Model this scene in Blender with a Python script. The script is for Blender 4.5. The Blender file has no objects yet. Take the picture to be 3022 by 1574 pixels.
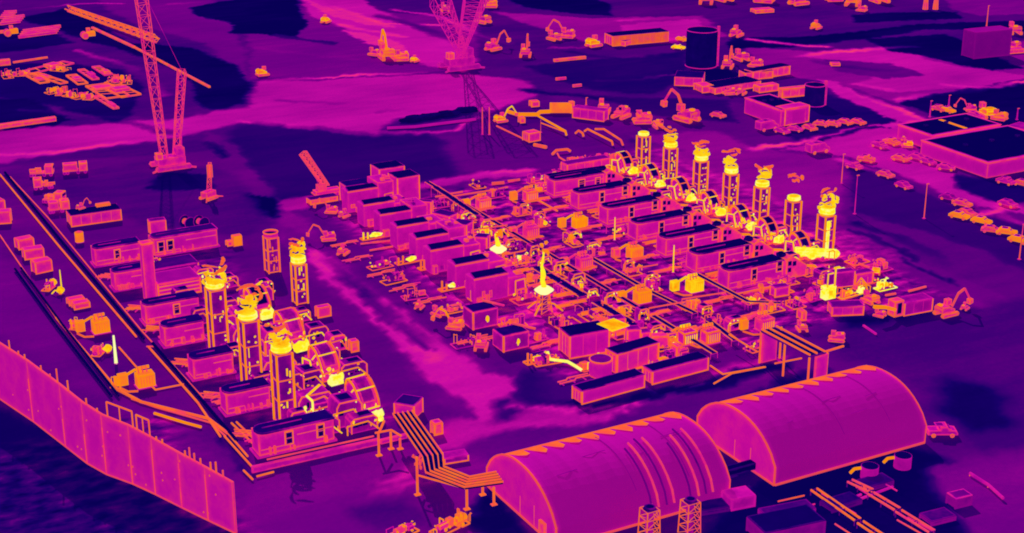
import bpy, math, random
import numpy as np
from mathutils import Vector, Matrix
random.seed(11)
PI = math.pi
scene = bpy.context.scene
COL = scene.collection

# ------------------------------------------------------------------ camera geometry (survey points -> ground points)
H = 113.0; CX, CY, FO = 1511., 787., 4624.
TH = math.atan((787+923)/FO); AZ = math.radians(28.6)
FW = (math.sin(AZ)*math.cos(TH), math.cos(AZ)*math.cos(TH), -math.sin(TH))
RT = (math.cos(AZ), -math.sin(AZ), 0.)
UP = (math.sin(AZ)*math.sin(TH), math.cos(AZ)*math.sin(TH), math.cos(TH))
TL = dict(A=(0,0,.37262),B=(740,0,.37262),C=(1480,0,.37262),D=(2222,0,.37262),E=(0,450,.29806),F=(500,420,.29806),G=(960,420,.29806),
 H=(1460,280,.29806),I=(1960,400,.29806),J=(2422,400,.29806),K=(0,800,.29806),L=(240,660,.29806),M=(540,860,.29806),N=(600,1174,.29806),
 O=(0,1100,.35329),P=(1140,660,.29806),Q=(1660,660,.29806),R=(2160,660,.3428),S=(1380,920,.3428),U=(1180,1174,.3882),V=(2022,1050,.39047),Z=(0,0,1.1731))
def px(k, x, y):
    a = TL[k]; return a[0]+x*a[2], a[1]+y*a[2]
def g(k, x, y, z=0.):
    X, Y = px(k, x, y); a = (X-CX)/FO; b = -(Y-CY)/FO
    d = [FW[i]+a*RT[i]+b*UP[i] for i in range(3)]
    t = (z-H)/d[2]; return Vector((t*d[0], t*d[1], z))
def projy(p):
    q = (p[0], p[1], p[2]-H); f = sum(q[i]*FW[i] for i in range(3))
    return CY-FO*sum(q[i]*UP[i] for i in range(3))/f
def hh(k, x, y0, y1):
    p = g(k, x, y0); Y = px(k, x, y1)[1]; lo, hi = 0, 110
    for _ in range(40):
        m = (lo+hi)/2
        if projy((p[0], p[1], m)) > Y: lo = m
        else: hi = m
    return lo

# ------------------------------------------------------------------ materials: a thermal camera's palette
def lin(c): return tuple(((v/255)/12.92 if v/255 <= .04045 else ((v/255+.055)/1.055)**2.4) for v in c)
RAMP = [(0,(8,0,84)),(.12,(26,0,104)),(.28,(66,0,118)),(.42,(118,0,134)),(.52,(160,4,146)),(.62,(208,12,164)),(.70,(248,40,132)),
        (.77,(255,92,62)),(.85,(255,142,14)),(.92,(255,200,20)),(.97,(255,246,40)),(1.,(255,255,170))]
def ramp_color(t):
    for (a, ca), (b, cb) in zip(RAMP, RAMP[1:]):
        if t <= b:
            f = (t-a)/(b-a); la, lb = lin(ca), lin(cb); return tuple(la[i]+(lb[i]-la[i])*f for i in range(3))
    return lin(RAMP[-1][1])
def make_ramp():
    gr = bpy.data.node_groups.new('thermal_palette', 'ShaderNodeTree')
    gr.interface.new_socket('T', in_out='INPUT', socket_type='NodeSocketFloat')
    gr.interface.new_socket('Color', in_out='OUTPUT', socket_type='NodeSocketColor')
    i = gr.nodes.new('NodeGroupInput'); o = gr.nodes.new('NodeGroupOutput'); r = gr.nodes.new('ShaderNodeValToRGB')
    e = r.color_ramp.elements
    while len(e) > 1: e.remove(e[-1])
    e[0].position = 0; e[0].color = (*lin(RAMP[0][1]), 1)
    for t, c in RAMP[1:]:
        n = e.new(t); n.color = (*lin(c), 1)
    gr.links.new(i.outputs[0], r.inputs[0]); gr.links.new(r.outputs[0], o.inputs[0])
    return gr
PAL = make_ramp()
IRR = 0.62
_mats = {}
def MT(base, edge=None, w=.30, amp=.05, emis=.72, scale=.35):
    """surface at apparent temperature base, camera edge enhancement painted as a glow along its edges at level edge"""
    if edge is None: edge = base
    key = (base, edge, w, amp, emis, scale)
    if key in _mats: return _mats[key]
    m = bpy.data.materials.new('thermal_%02d_%02d' % (base*100, edge*100)); m.use_nodes = True
    nt = m.node_tree; N = nt.nodes; N.clear(); Lk = nt.links.new
    out = N.new('ShaderNodeOutputMaterial')
    geo = N.new('ShaderNodeNewGeometry')
    def noise(s, det=2.):
        n = N.new('ShaderNodeTexNoise'); n.inputs['Scale'].default_value = s; n.inputs['Detail'].default_value = det
        Lk(geo.outputs['Position'], n.inputs['Vector']); return n.outputs['Fac']
    def math_(op, a, b=None, c=None, clamp=False):
        n = N.new('ShaderNodeMath'); n.operation = op; n.use_clamp = clamp
        for i, v in enumerate((a, b, c)):
            if v is None: continue
            if hasattr(v, 'links'): Lk(v, n.inputs[i])
            else: n.inputs[i].default_value = v
        return n.outputs[0]
    n1 = noise(scale, 3.); n2 = noise(1.7, 2.)
    T = math_('MULTIPLY_ADD', math_('SUBTRACT', n1, .5), amp*4, base)
    T = math_('MULTIPLY_ADD', math_('SUBTRACT', n2, .5), amp*1.6, T)
    if edge != base:
        at = N.new('ShaderNodeAttribute'); at.attribute_name = 'edge_distance'
        sp = N.new('ShaderNodeSeparateColor'); Lk(at.outputs['Color'], sp.inputs[0])
        d = math_('MINIMUM', math_('MINIMUM', sp.outputs[0], sp.outputs[1]), math_('MINIMUM', sp.outputs[2], at.outputs['Alpha']))
        ww = math_('MULTIPLY_ADD', n2, w*1.3, w*.35)
        e = math_('SUBTRACT', 1., math_('DIVIDE', d, ww), clamp=True)
        e = math_('MULTIPLY', e, math_('SUBTRACT', 1.7, e), clamp=True)
        fade = math_('MULTIPLY_ADD', math_('SUBTRACT', noise(.22, 2.), .40), 6., .42, clamp=True)
        fade = math_('MULTIPLY_ADD', fade, .80, .24, clamp=True)
        e = math_('MULTIPLY', e, fade, clamp=True)
        if base > .3:
            e2 = math_('SUBTRACT', 1., math_('DIVIDE', d, 1.5), clamp=True)
            T = math_('MULTIPLY_ADD', math_('MULTIPLY', e2, e2), min(.07, (edge-base)*.5), T)
        T = math_('MULTIPLY_ADD', e, math_('SUBTRACT', edge, T), T)  # bright outline painted along edges, imitating edge enhancement
    T = math_('MAXIMUM', math_('MINIMUM', T, 1.), 0.)
    gp = N.new('ShaderNodeGroup'); gp.node_tree = PAL; Lk(T, gp.inputs[0])
    em = N.new('ShaderNodeEmission'); Lk(gp.outputs[0], em.inputs[0]); em.inputs[1].default_value = emis
    df = N.new('ShaderNodeBsdfDiffuse')
    mx = N.new('ShaderNodeMix'); mx.data_type = 'RGBA'; mx.blend_type = 'MULTIPLY'; mx.inputs[0].default_value = 1
    Lk(gp.outputs[0], mx.inputs[6]); k = (1-emis)/IRR if emis < 1 else 0; mx.inputs[7].default_value = (k, k, k, 1)
    Lk(mx.outputs[2], df.inputs[0])
    ad = N.new('ShaderNodeAddShader'); Lk(em.outputs[0], ad.inputs[0]); Lk(df.outputs[0], ad.inputs[1]); Lk(ad.outputs[0], out.inputs[0])
    m.cycles.emission_sampling = 'NONE'
    _mats[key] = m
    return m
COLD = MT(.02, .78, .20, .03)          # dark roofs, cold sky reflection painted into the colour, rims painted bright
COLDR = MT(.12, .72, .16, .05)
BLACK = MT(.0, .70, .16, .01)
WALL = MT(.605, .775, .32, .035)
WALLP = MT(.56, .74, .30, .05)
PINK = MT(.635, .775, .24, .05)
PURP = MT(.40, .74, .28, .07)
INDI = MT(.24, .70, .26, .06)
ORNG = MT(.80, .86, .25, .03, .9)
WARM = MT(.675, .81, .24, .06, .80)
HOT = MT(.88, .93, .25, .05, 1.)
VHOT = MT(.955, .985, .3, .035, 1.)
WHITE = MT(1., 1., .3, .0, 1.)
FRAME = MT(.75, .80, .2, .06, .85)
LINE = MT(.71, .76, .2, .06, .8)
DIM = MT(.50, .68, .25, .08)

# ------------------------------------------------------------------ mesh builder
SPLIT = {'corner_posts':'corner_post','cross_bands':'cross_band','hot_fittings':'hot_fitting','service_boxes':'service_box','support_posts':'support_post','support_frame':'support_post',
 'crossbars':'crossbar','timber_blocks':'timber_block','valves':'valve','ground_cabinets':'ground_cabinet','hot_valves':'hot_valve','wall_fixing':'wall_fixing','vertical_seam':'vertical_seam','gable_seam':'gable_seam',
 'stay_cable':'stay_cable','roof_vent':'roof_vent','painted_sun_scallops':'painted_sun_scallop','handle':'handle','conduit':'conduit','stair_flight':'stair_flight','corner_frame':'corner_post','rib':'rib','wall_rib':'wall_rib',
 'slat_panel':'slat_panel','cooling_fin':'cooling_fin','bushing':'bushing','outrigger':'outrigger','pipework':'pipe','load':'load','hot_pipework':'hot_pipe','base_rail':'base_rail','upright':'upright','ladder':'ladder_rail',
 'support_leg':'support_leg','frame_pipe':'frame_pipe','arch_trim':'arch_trim','top_and_foot_trim':'trim_strip','frame':'frame','engine_core':'engine_core','cooler_gas_wisp':'gas_wisp','hot_exhaust_gas':'gas_tongue','flame_tip':'gas_tongue','glowing_duct':'glowing_duct'}
class MB:
    def __init__(s): s.v = []; s.f = []; s.g = []; s.lock = False
    def add(s, vs, fs, T=None):
        o = len(s.v)
        if not s.lock: s.g.append((o, len(s.f)))
        for p in vs:
            p = Vector(p)
            if T is not None: p = T @ p
            s.v.append(p)
        for f in fs: s.f.append([o+i for i in f])
        return s
    def box(s, cx, cy, z0, sx, sy, h, rot=0., taper=1., T=None):
        vs = []
        for z, k in ((z0, 1.), (z0+h, taper)):
            for a, b in ((-1,-1),(1,-1),(1,1),(-1,1)):
                x, y = a*sx/2*k, b*sy/2*k
                vs.append((cx+x*math.cos(rot)-y*math.sin(rot), cy+x*math.sin(rot)+y*math.cos(rot), z))
        return s.add(vs, [(3,2,1,0),(4,5,6,7),(0,1,5,4),(1,2,6,5),(2,3,7,6),(3,0,4,7)], T)
    def cyl(s, p0, p1, r0, r1=None, n=12, cap=True):
        p0, p1 = Vector(p0), Vector(p1)
        if r1 is None: r1 = r0
        d = (p1-p0).normalized(); a = d.orthogonal().normalized(); b = d.cross(a)
        vs = [p0+(a*math.cos(2*PI*i/n)+b*math.sin(2*PI*i/n))*r0 for i in range(n)]
        vs += [p1+(a*math.cos(2*PI*i/n)+b*math.sin(2*PI*i/n))*r1 for i in range(n)]
        fs = [(i, (i+1) % n, n+(i+1) % n, n+i) for i in range(n)]
        if cap:
            vs += [p0, p1]
            fs += [((i+1) % n, i, 2*n) for i in range(n)]+[(n+i, n+(i+1) % n, 2*n+1) for i in range(n)]
        return s.add(vs, fs)
    def tube(s, pts, r, n=6):
        for i, (a, b) in enumerate(zip(pts, pts[1:])):
            s.lock = i > 0; s.cyl(a, b, r, r, n, True)
        s.lock = False
        return s
    def rail(s, pts, w, h):
        first = True
        for a, b in zip(pts, pts[1:]):
            a, b = Vector(a), Vector(b); d = b-a; L = d.length
            if L < 1e-4: continue
            d.normalize(); side = d.cross(Vector((0,0,1)))
            if side.length < 1e-3: side = Vector((1,0,0))
            side.normalize(); u = side.cross(d)
            vs = [p+side*i*w/2+u*j*h/2 for p in (a, b) for i, j in ((-1,-1),(1,-1),(1,1),(-1,1))]
            s.lock = first is False; s.add(vs, [(3,2,1,0),(4,5,6,7),(0,1,5,4),(1,2,6,5),(2,3,7,6),(3,0,4,7)]); first = False
        s.lock = False
        return s
    def prism(s, poly, y0, y1, plane='xz'):
        """polygon (convex-ish, fan from centroid) extruded"""
        n = len(poly); c = (sum(p[0] for p in poly)/n, sum(p[1] for p in poly)/n)
        def P(p, q): return (p[0], q, p[1]) if plane == 'xz' else ((q, p[0], p[1]) if plane == 'yz' else (p[0], p[1], q))
        vs = [P(p, y0) for p in poly]+[P(p, y1) for p in poly]+[P(c, y0), P(c, y1)]
        fs = [(i, (i+1) % n, n+(i+1) % n, n+i) for i in range(n)]
        fs += [((i+1) % n, i, 2*n) for i in range(n)]+[(n+i, n+(i+1) % n, 2*n+1) for i in range(n)]
        return s.add(vs, fs)
    def blob(s, c, rx, ry, rz, jit=.25, nu=8, nv=5):
        vs = []; fs = []
        for j in range(nv+1):
            ph = PI*j/nv
            for i in range(nu):
                t = 2*PI*i/nu; k = 1+random.uniform(-jit, jit)
                vs.append((c[0]+rx*k*math.sin(ph)*math.cos(t), c[1]+ry*k*math.sin(ph)*math.sin(t), c[2]-rz*k*math.cos(ph)))
        for j in range(nv):
            for i in range(nu):
                fs.append((j*nu+i, j*nu+(i+1) % nu, (j+1)*nu+(i+1) % nu, (j+1)*nu+i))
        return s.add(vs, fs)
    def lattice(s, p0, p1, w0, w1, r, bays=10, side=None):
        p0, p1 = Vector(p0), Vector(p1); d = (p1-p0).normalized()
        a = Vector(side) if side else d.orthogonal(); a = (a-d*a.dot(d)).normalized(); b = d.cross(a)
        def ring(t):
            w = w0+(w1-w0)*t; c = p0.lerp(p1, t)
            return [c+a*i*w/2+b*j*w/2 for i, j in ((-1,-1),(1,-1),(1,1),(-1,1))]
        R0 = ring(0)
        for k in range(bays):
            R1 = ring((k+1)/bays)
            for i in range(4):
                s.cyl(R0[i], R1[i], r, r, 5, False)
                s.cyl(R0[i], R1[(i+1) % 4], r*.55, r*.55, 4, False)
                s.cyl(R1[i], R1[(i+1) % 4], r*.55, r*.55, 4, False)
            R0 = R1
        return s
    def mesh(s, name, mat):
        me = bpy.data.meshes.new(name)
        me.from_pydata([tuple(v) for v in s.v], [], s.f); me.update()
        me.materials.append(mat)
        nrm = [p.normal.copy() for p in me.polygons]
        ek = {}
        for p in me.polygons:
            for k in p.edge_keys: ek.setdefault(k, []).append(p.index)
        at = me.attributes.new('edge_distance', 'FLOAT_COLOR', 'CORNER')
        data = np.full((len(me.loops), 4), 50., dtype=np.float32)
        for p in me.polygons:
            vs = list(p.vertices); n = len(vs)
            if n > 4: continue
            P = [me.vertices[i].co for i in vs]
            for e in range(n):
                a, b = vs[e], vs[(e+1) % n]
                fl = ek.get((min(a, b), max(a, b)), [])
                if len(fl) == 2 and nrm[fl[0]].dot(nrm[fl[1]]) > .78: continue
                A = P[e]; D = P[(e+1) % n]-A; L = D.length
                if L < 1e-6: continue
                for j in range(n):
                    data[p.loop_start+j, e] = (P[j]-A).cross(D).length/L
        at.data.foreach_set('color', data.ravel())
        return me
    def build(s, name, mat, parent=None):
        if name in SPLIT and parent is not None and 1 < len(s.g) < 60:
            r = None; gs = s.g+[(len(s.v), len(s.f))]
            for (v0, f0), (v1, f1) in zip(gs, gs[1:]):
                q = MB(); q.v = s.v[v0:v1]; q.f = [[i-v0 for i in f] for f in s.f[f0:f1]]; q.g = [(0, 0)]
                o = bpy.data.objects.new(SPLIT[name], q.mesh(SPLIT[name], mat)); COL.objects.link(o); o.parent = parent; r = r or o
            return r
        o = bpy.data.objects.new(name, s.mesh(name, mat)); COL.objects.link(o)
        if parent is not None: o.parent = parent
        return o
def tag(o, label=None, cat=None, group=None, kind=None):
    if label: o['label'] = label
    if cat: o['category'] = cat
    if group: o['group'] = group
    if kind: o['kind'] = kind
    return o
def thing(name, label, cat, loc=(0,0,0), rz=0., group=None):
    o = bpy.data.objects.new(name, None); COL.objects.link(o); o.empty_display_size = .5
    o.location = loc; o.rotation_euler = (0, 0, rz)
    return tag(o, label, cat, group)
def dup(root, loc, rz=0., label=None, sc=None):
    r = root.copy(); COL.objects.link(r); r.location = loc; r.rotation_euler = (0, 0, rz)
    if label: r['label'] = label
    if sc: r.scale = sc
    for ch in list(root.children):
        c = ch.copy(); COL.objects.link(c); c.parent = r
        for q in list(ch.children):
            d = q.copy(); COL.objects.link(d); d.parent = c
    return r
ORD = ['first','second','third','fourth','fifth','sixth','seventh','eighth','ninth','tenth','eleventh','twelfth','thirteenth','fourteenth']

# ------------------------------------------------------------------ ground
GP = [ # (temperature, painted cast shadows among them, softness m, polygon in survey points of the overview)
 (.30, 8, [(0,-60),(2700,-60),(2700,200),(0,420)]),
 (.40, 8, [(180,-40),(520,-40),(620,120),(640,240),(520,110),(330,60)]),
 (.42, 6, [(620,60),(760,20),(1080,40),(1200,60),(1200,170),(1000,190),(640,200)]),
 (.57, 7, [(-200,312),(0,310),(150,318),(420,300),(640,270),(650,205),(780,203),(1000,190),(1180,185),(1330,205),(1350,232),(1290,265),(1200,285),(1000,300),(930,340),(800,320),(620,310),(400,350),(0,412),(-200,430)]),
 (.18, 8, [(575,330),(650,305),(780,325),(930,345),(1060,335),(1150,360),(1180,440),(1090,452),(860,480),(760,500),(690,500),(620,420)]),
 (.36, 16, [(1100,320),(1230,305),(1340,330),(1380,380),(1330,425),(1150,440)]),
 (.36, 6, [(520,330),(600,360),(690,500),(620,520),(560,430)]),
 (.00, 4, [(480,22),(640,-10),(745,0),(765,60),(740,95),(580,85),(590,62),(500,40)]),
 (.03, 5, [(40,45),(170,20),(330,110),(480,120),(600,165),(640,215),(625,262),(560,278),(510,265),(460,180),(370,150),(200,95)]),
 (.10, 5, [(-80,165),(40,162),(180,160),(320,180),(352,230),(330,290),(290,312),(220,290),(100,262),(-80,240)]),
 (.04, 4, [(-80,255),(80,250),(170,300),(120,318),(-80,330)]),
 (.06, 5, [(-80,60),(160,90),(190,108),(0,135),(-80,130)]),
 (.60, 5, [(740,-20),(880,-20),(1010,50),(1120,88),(1200,150),(1170,182),(1060,160),(1000,130),(860,70),(780,40)]),
 (.66, 2.5, [(860,75),(930,85),(1010,108),(1015,128),(930,112)]),
 (.66, 2.0, [(750,-5),(860,30),(940,52),(1000,70),(930,65),(830,40)]),
 (.50, 5, [(1230,30),(1480,45),(1760,40),(1820,90),(1700,110),(1500,110),(1380,80)]),
 (.60, 4, [(1560,60),(1750,48),(1790,85),(1700,105),(1560,100)]),
 (.02, 4, [(1230,-20),(1450,-20),(1540,10),(1545,40),(1420,32),(1300,14)]),
 (.14, 6, [(1320,165),(1500,150),(1730,130),(1740,200),(1640,235),(1500,230),(1400,200)]),
 (.05, 4, [(1700,180),(1830,170),(1900,205),(1860,235),(1700,215)]),
 (.33, 5, [(1350,230),(1560,250),(1700,235),(1870,260),(1870,300),(1700,330),(1560,300)]),
 (.18, 6, [(1500,240),(1660,245),(1830,250),(1850,310),(1720,300),(1600,285)]),
 (.48, 5, [(1860,120),(2050,130),(2320,110),(2700,100),(2700,250),(2330,255),(2260,260),(2100,210),(1960,190)]),
 (.58, 3, [(2000,140),(2290,118),(2330,150),(2700,210),(2700,222),(2440,225),(2250,235),(2150,215),(2260,170)]),
 (.36, 4, [(2080,150),(2240,160),(2330,190),(2230,200),(2100,180)]),
 (.02, 4, [(1830,98),(2060,88),(2330,62),(2700,50),(2700,82),(2330,75),(2180,98),(1980,120),(1830,126)]),
 (.02, 4, [(2150,35),(2400,30),(2420,50),(2150,58)]),
 (.02, 4, [(2180,98),(2380,85),(2500,140),(2576,172),(2500,178),(2380,152),(2250,130)]),
 (.42, 4, [(2350,-30),(2700,-30),(2700,30),(2460,42),(2400,25)]),
 (.03, 4, [(2262,262),(2420,228),(2700,180),(2700,400),(2560,345),(2480,330),(2400,318),(2330,285)]),
 (.14, 5, [(1950,250),(2060,225),(2210,280),(2330,310),(2160,345),(2040,360),(1940,330)]),
 (.60, 2.5, [(2050,200),(2100,205),(2210,258),(2350,312),(2300,322),(2200,322),(2090,345),(1960,372),(1880,378),(1900,366),(2030,352),(2180,322),(2260,308),(2160,262)]),
 (.58, 4, [(1960,376),(2200,330),(2320,310),(2310,390),(2420,445),(2576,500),(2700,520),(2700,560),(2480,520),(2290,450),(2190,415),(2130,390),(2050,378)]),
 (.47, 8, [(1590,340),(1800,330),(1900,372),(2110,390),(2130,440),(2110,560),(1900,500),(1700,420)]),
 (.12, 5, [(2410,440),(2576,470),(2700,490),(2700,540),(2500,505),(2400,470)]),
 (.22, 6, [(2140,400),(2250,440),(2450,520),(2600,580),(2800,690),(2800,780),(2500,640),(2250,560),(2150,530)]),
 (.38, 5, [(2100,560),(2160,590),(2400,690),(2700,830),(2700,850),(2380,740),(2200,690),(2100,650)]),
 (.16, 2, [(2130,575),(2200,598),(2330,660),(2330,668),(2190,608),(2130,585)]),
 (.13, 3, [(2280,655),(2400,705),(2420,720),(2290,668)]),
 (.55, 5, [(690,500),(860,478),(1090,452),(1340,425),(1340,442),(1090,468),(850,500),(720,530)]),
 (.00, 2.5, [(612,478),(680,492),(700,515),(690,545),(650,540),(622,510)]),
 (.46, 6, [(720,520),(790,560),(830,640),(780,650),(700,600),(690,545)]),
 (.40, 6, [(700,560),(800,600),(960,720),(1120,850),(1230,925),(1330,1000),(1190,1110),(960,830),(800,700),(730,640)]), (.61, 3, [(775,650),(830,700),(900,770),(960,820),(1020,890),(1100,965),(1180,1010),(1190,1085),(1315,1040),(1285,955),(1225,935),(1150,895),(1110,860),(1050,810),(960,735),(860,660),(790,625)]),
 (.24, 3, [(940,760),(1010,830),(1090,880),(1070,880),(990,820),(935,775)]),
 (.56, 6, [(1120,1050),(1240,1075),(1350,1040),(1600,985),(1900,905),(2010,895),(2000,935),(1750,985),(1400,1070),(1180,1130),(1080,1150)]),
 (.16, 6, [(1310,940),(1370,930),(1430,1010),(1350,1035),(1300,1000)]),
 (.04, 6, [(1380,985),(1460,1015),(1620,985),(1800,945),(2010,905),(2010,925),(1800,975),(1600,1015),(1450,1045)]),  # cast shadow of the two front containers, painted dark
 (.27, 10, [(1350,900),(1460,900),(1460,1000),(1380,1010)]),
 (.03, 10, [(2120,800),(2300,790),(2440,775),(2460,800),(2340,850),(2240,850),(2130,830)]),  # shadow below the excavator, painted into the ground
 (.29, 14, [(2080,850),(2500,760),(2700,760),(2700,1100),(2480,1150),(2350,1000),(2140,900)]),
 (.08, 12, [(2380,950),(2500,980),(2520,1060),(2440,1090),(2380,1030)]),
 (.39, 14, [(-120,560),(60,680),(200,860),(290,1000),(560,1120),(600,1240),(500,1180),(0,850),(-120,800)]),
 (.30, 10, [(120,440),(420,400),(600,440),(680,560),(600,600),(330,560),(150,520)]),
 (.06, 5, [(400,430),(520,440),(530,470),(420,480),(360,475)]),  # shadow at the foot of the tall crane, painted in
 (.43, 14, [(600,1190),(1000,1120),(1250,1180),(1400,1360),(1200,1420),(600,1420)]),
 (.33, 9, [(880,1270),(1020,1250),(1130,1330),(960,1330)]),
 (.50, 4, [(960,1215),(1040,1195),(1100,1180),(1100,1195),(1000,1232)]),
 (.03, 5, [(1230,1235),(1330,1340),(1420,1400),(1700,1400),(1950,1210),(2280,1110),(2380,1160),(2700,1300),(2700,1450),(1300,1450),(1180,1300)]),
 (.20, 8, [(1830,1160),(1920,1170),(1950,1215),(1850,1260)]),
 (.06, 6, [(560,1090),(640,1200),(640,1210),(560,1110)]),
 (.13, 6, [(-150,1010),(0,1022),(160,1120),(300,1200),(430,1260),(570,1330),(590,1380),(400,1500),(-200,1500)]),
 (.42, 10, [(2350,1180),(2576,1130),(2700,1130),(2700,1400),(2450,1360)]),
]
TRK = [(.70,1.6,[(0,392),(160,382),(320,358),(400,346)]),(.70,1.8,[(620,306),(720,315),(840,330),(925,343)]),(.68,1.5,[(655,206),(780,198),(940,188),(1060,182)]),(.68,2,[(850,64),(950,80),(1020,92)]),
 (.70,1.8,[(760,-5),(880,30),(960,60),(1100,62)]),(.68,1.6,[(1000,25),(1120,45),(1200,88),(1280,110)]),(.30,2.5,[(960,40),(1080,75),(1180,120)]),(.30,1.5,[(700,250),(860,262)]),(.30,1.5,[(950,282),(1010,276)]),(.34,2,[(300,310),(420,330)]),
 (.68,1.6,[(1340,430),(1220,440),(1090,455),(960,470),(860,482)]),(.66,1.4,[(700,520),(780,512),(860,500)]),(.66,1.3,[(785,635),(870,700),(960,775),(1020,850),(1080,900)]),(.34,1.6,[(830,650),(900,710),(980,790),(1060,860)]),(.30,2.2,[(1030,770),(1090,830),(1150,880),(1200,905)]),
 (.20,2.5,[(880,690),(940,740)]),(.68,1.3,[(1270,265),(1200,300),(1130,330),(950,335)]),(.20,2,[(1280,1020),(1270,1060)]),(.66,1.2,[(1110,1110),(1260,1090),(1420,1070),(1560,1040)]),(.66,1.2,[(1280,1040),(1420,1040),(1600,1010)]),
 (.62,1.,[(955,1220),(1080,1180)]),(.62,1.,[(960,1240),(1110,1205)]),(.62,1.,[(990,1205),(1090,1170)]),(.70,2.2,[(2260,252),(2400,235),(2600,205)]),(.70,1.6,[(2060,200),(2140,225),(2240,268),(2345,312)]),(.72,1.6,[(1890,376),(2030,352),(2180,325),(2300,308)]),
 (.70,2,[(2000,142),(2120,130),(2300,118)]),(.68,2,[(1560,52),(1680,44),(1780,58)]),(.68,2,[(1880,100),(1990,112),(2080,120)]),(.25,2.5,[(2060,155),(2180,175),(2260,178)]),(.70,1.6,[(2120,400),(2200,430),(2290,460),(2420,512),(2560,560)]),(.70,1.4,[(2440,545),(2520,530),(2600,510)]),
 (.22,2,[(2200,180),(2260,190)]),(.66,1.8,[(2380,215),(2450,222),(2520,220)]),(.66,1.8,[(2160,215),(2230,228)]),(.10,1.4,[(540,360),(570,395)]),(.10,2,[(1330,225),(1420,235),(1520,250)]),(.55,1.3,[(1390,120),(1480,118),(1560,105)]),(.12,1.8,[(1420,130),(1560,150),(1700,140)]),
 (.55,1.3,[(1500,205),(1600,200),(1700,190)]),(.12,1.6,[(1590,355),(1700,380)]),(.10,1.6,[(2150,560),(2260,600),(2400,670)]),(.42,1.6,[(2130,640),(2280,690),(2450,760)]),(.10,1.6,[(1900,1000),(2080,930)]),(.34,1.4,[(2210,420),(2330,480),(2450,520)]),
 (.60,1.4,[(20,30),(160,12),(300,10)]),(.58,1.4,[(430,10),(520,5)]),(.58,1.6,[(190,130),(330,170),(420,240)]),(.56,1.5,[(640,120),(800,140),(900,150)]),(.20,1.6,[(700,90),(840,110)]),(.58,1.5,[(60,275),(200,290),(340,300)])]
def build_ground():
    xs = np.concatenate([[-4000,-1500,-500,-200,-90,-40], np.arange(-20, 480, 1.1), [520,600,800,1500,4000]])
    ys = np.concatenate([[-4000,-800,-100,60,100], np.arange(120, 660, 1.1), [700,800,1000,2000,4500]])
    X, Y = np.meshgrid(xs, ys)
    def fb(x, y, s, sd):
        r = 0
        for k in range(5):
            a = sd*1.7+k*2.1; f = s*(1.9**k)
            r = r+np.sin(x*f*math.cos(a)+y*f*math.sin(a)+sd*5+k*3)*np.sin(x*f*math.cos(a+1.3)-y*f*math.sin(a+.7)+k)/(1.5**k)
        return r
    WX = X+.9*fb(X, Y, .07, 1.)+.7*fb(X, Y, .35, 3.); WY = Y+1.2*fb(X, Y, .06, 2.3)+.9*fb(X, Y, .33, 4.)
    T = np.full(X.shape, .345)
    for t, soft, poly in GP:
        P = [g('Z', a, b) for a, b in poly]; n = len(P)
        inside = np.zeros(X.shape, bool); D = np.full(X.shape, 1e9)
        for i in range(n):
            ax, ay = P[i][0], P[i][1]; bx, by = P[(i+1) % n][0], P[(i+1) % n][1]
            dx, dy = bx-ax, by-ay; L = dx*dx+dy*dy+1e-9
            u = np.clip(((WX-ax)*dx+(WY-ay)*dy)/L, 0, 1)
            D = np.minimum(D, np.hypot(WX-ax-u*dx, WY-ay-u*dy))
            c = ((ay > WY) != (by > WY)); inside ^= c & (WX < (bx-ax)*(WY-ay)/(by-ay+1e-12)+ax)
        sd = np.where(inside, D, -D); k = np.clip(sd/(soft*.38)+.5, 0, 1); k = k*k*(3-2*k)
        T = T+(t-T)*k
    for t, wd, line in TRK:
        P = [g('Z', a, b) for a, b in line]; D = np.full(X.shape, 1e9)
        for p, q in zip(P, P[1:]):
            dx, dy = q.x-p.x, q.y-p.y; L = dx*dx+dy*dy+1e-9; u = np.clip(((WX-p.x)*dx+(WY-p.y)*dy)/L, 0, 1)
            D = np.minimum(D, np.hypot(WX-p.x-u*dx, WY-p.y-u*dy))
        k = np.clip(1.4-D/wd, 0, 1)*(.55+.45*np.sin(X*.11+Y*.07+wd*9)); T = T+(t-T)*k
    nx, ny = len(xs), len(ys)
    def zone(x0, x1, y0, y1, s=5.):
        f = lambda v, a, c: np.clip((v-a)/s+.5, 0, 1)*np.clip((c-v)/s+.5, 0, 1)
        return f(WX, x0, x1)*f(WY, y0, y1)
    Mo = np.zeros(X.shape)
    for z, add, mo in ((zone(126,143,214,322), .20, .7), (zone(143,214,212,322), .10, 1.), (zone(176,214,228,322), .08, .8), (zone(72,96,212,314), .06, .6), (zone(196,222,228,330), .10, .4), (zone(-200,62,60,235), .04, .7)):
        T = T+add*z; Mo = np.maximum(Mo, mo*z)
    me = bpy.data.meshes.new('ground')
    co = np.stack([X.ravel(), Y.ravel(), np.zeros(X.size)], 1)
    idx = np.arange(nx*ny).reshape(ny, nx)
    q = np.stack([idx[:-1,:-1], idx[:-1,1:], idx[1:,1:], idx[1:,:-1]], -1).reshape(-1, 4)
    me.vertices.add(len(co)); me.vertices.foreach_set('co', co.ravel())
    me.loops.add(q.size); me.loops.foreach_set('vertex_index', q.ravel().astype(np.int32))
    me.polygons.add(len(q)); me.polygons.foreach_set('loop_start', np.arange(0, q.size, 4, dtype=np.int32))
    me.update(calc_edges=True)
    a = me.attributes.new('warmth_and_shade', 'FLOAT', 'POINT'); a.data.foreach_set('value', T.ravel().astype(np.float32))
    a = me.attributes.new('mottle', 'FLOAT', 'POINT'); a.data.foreach_set('value', Mo.ravel().astype(np.float32))
    o = bpy.data.objects.new('ground', me); COL.objects.link(o); tag(o, kind='structure')
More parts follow.
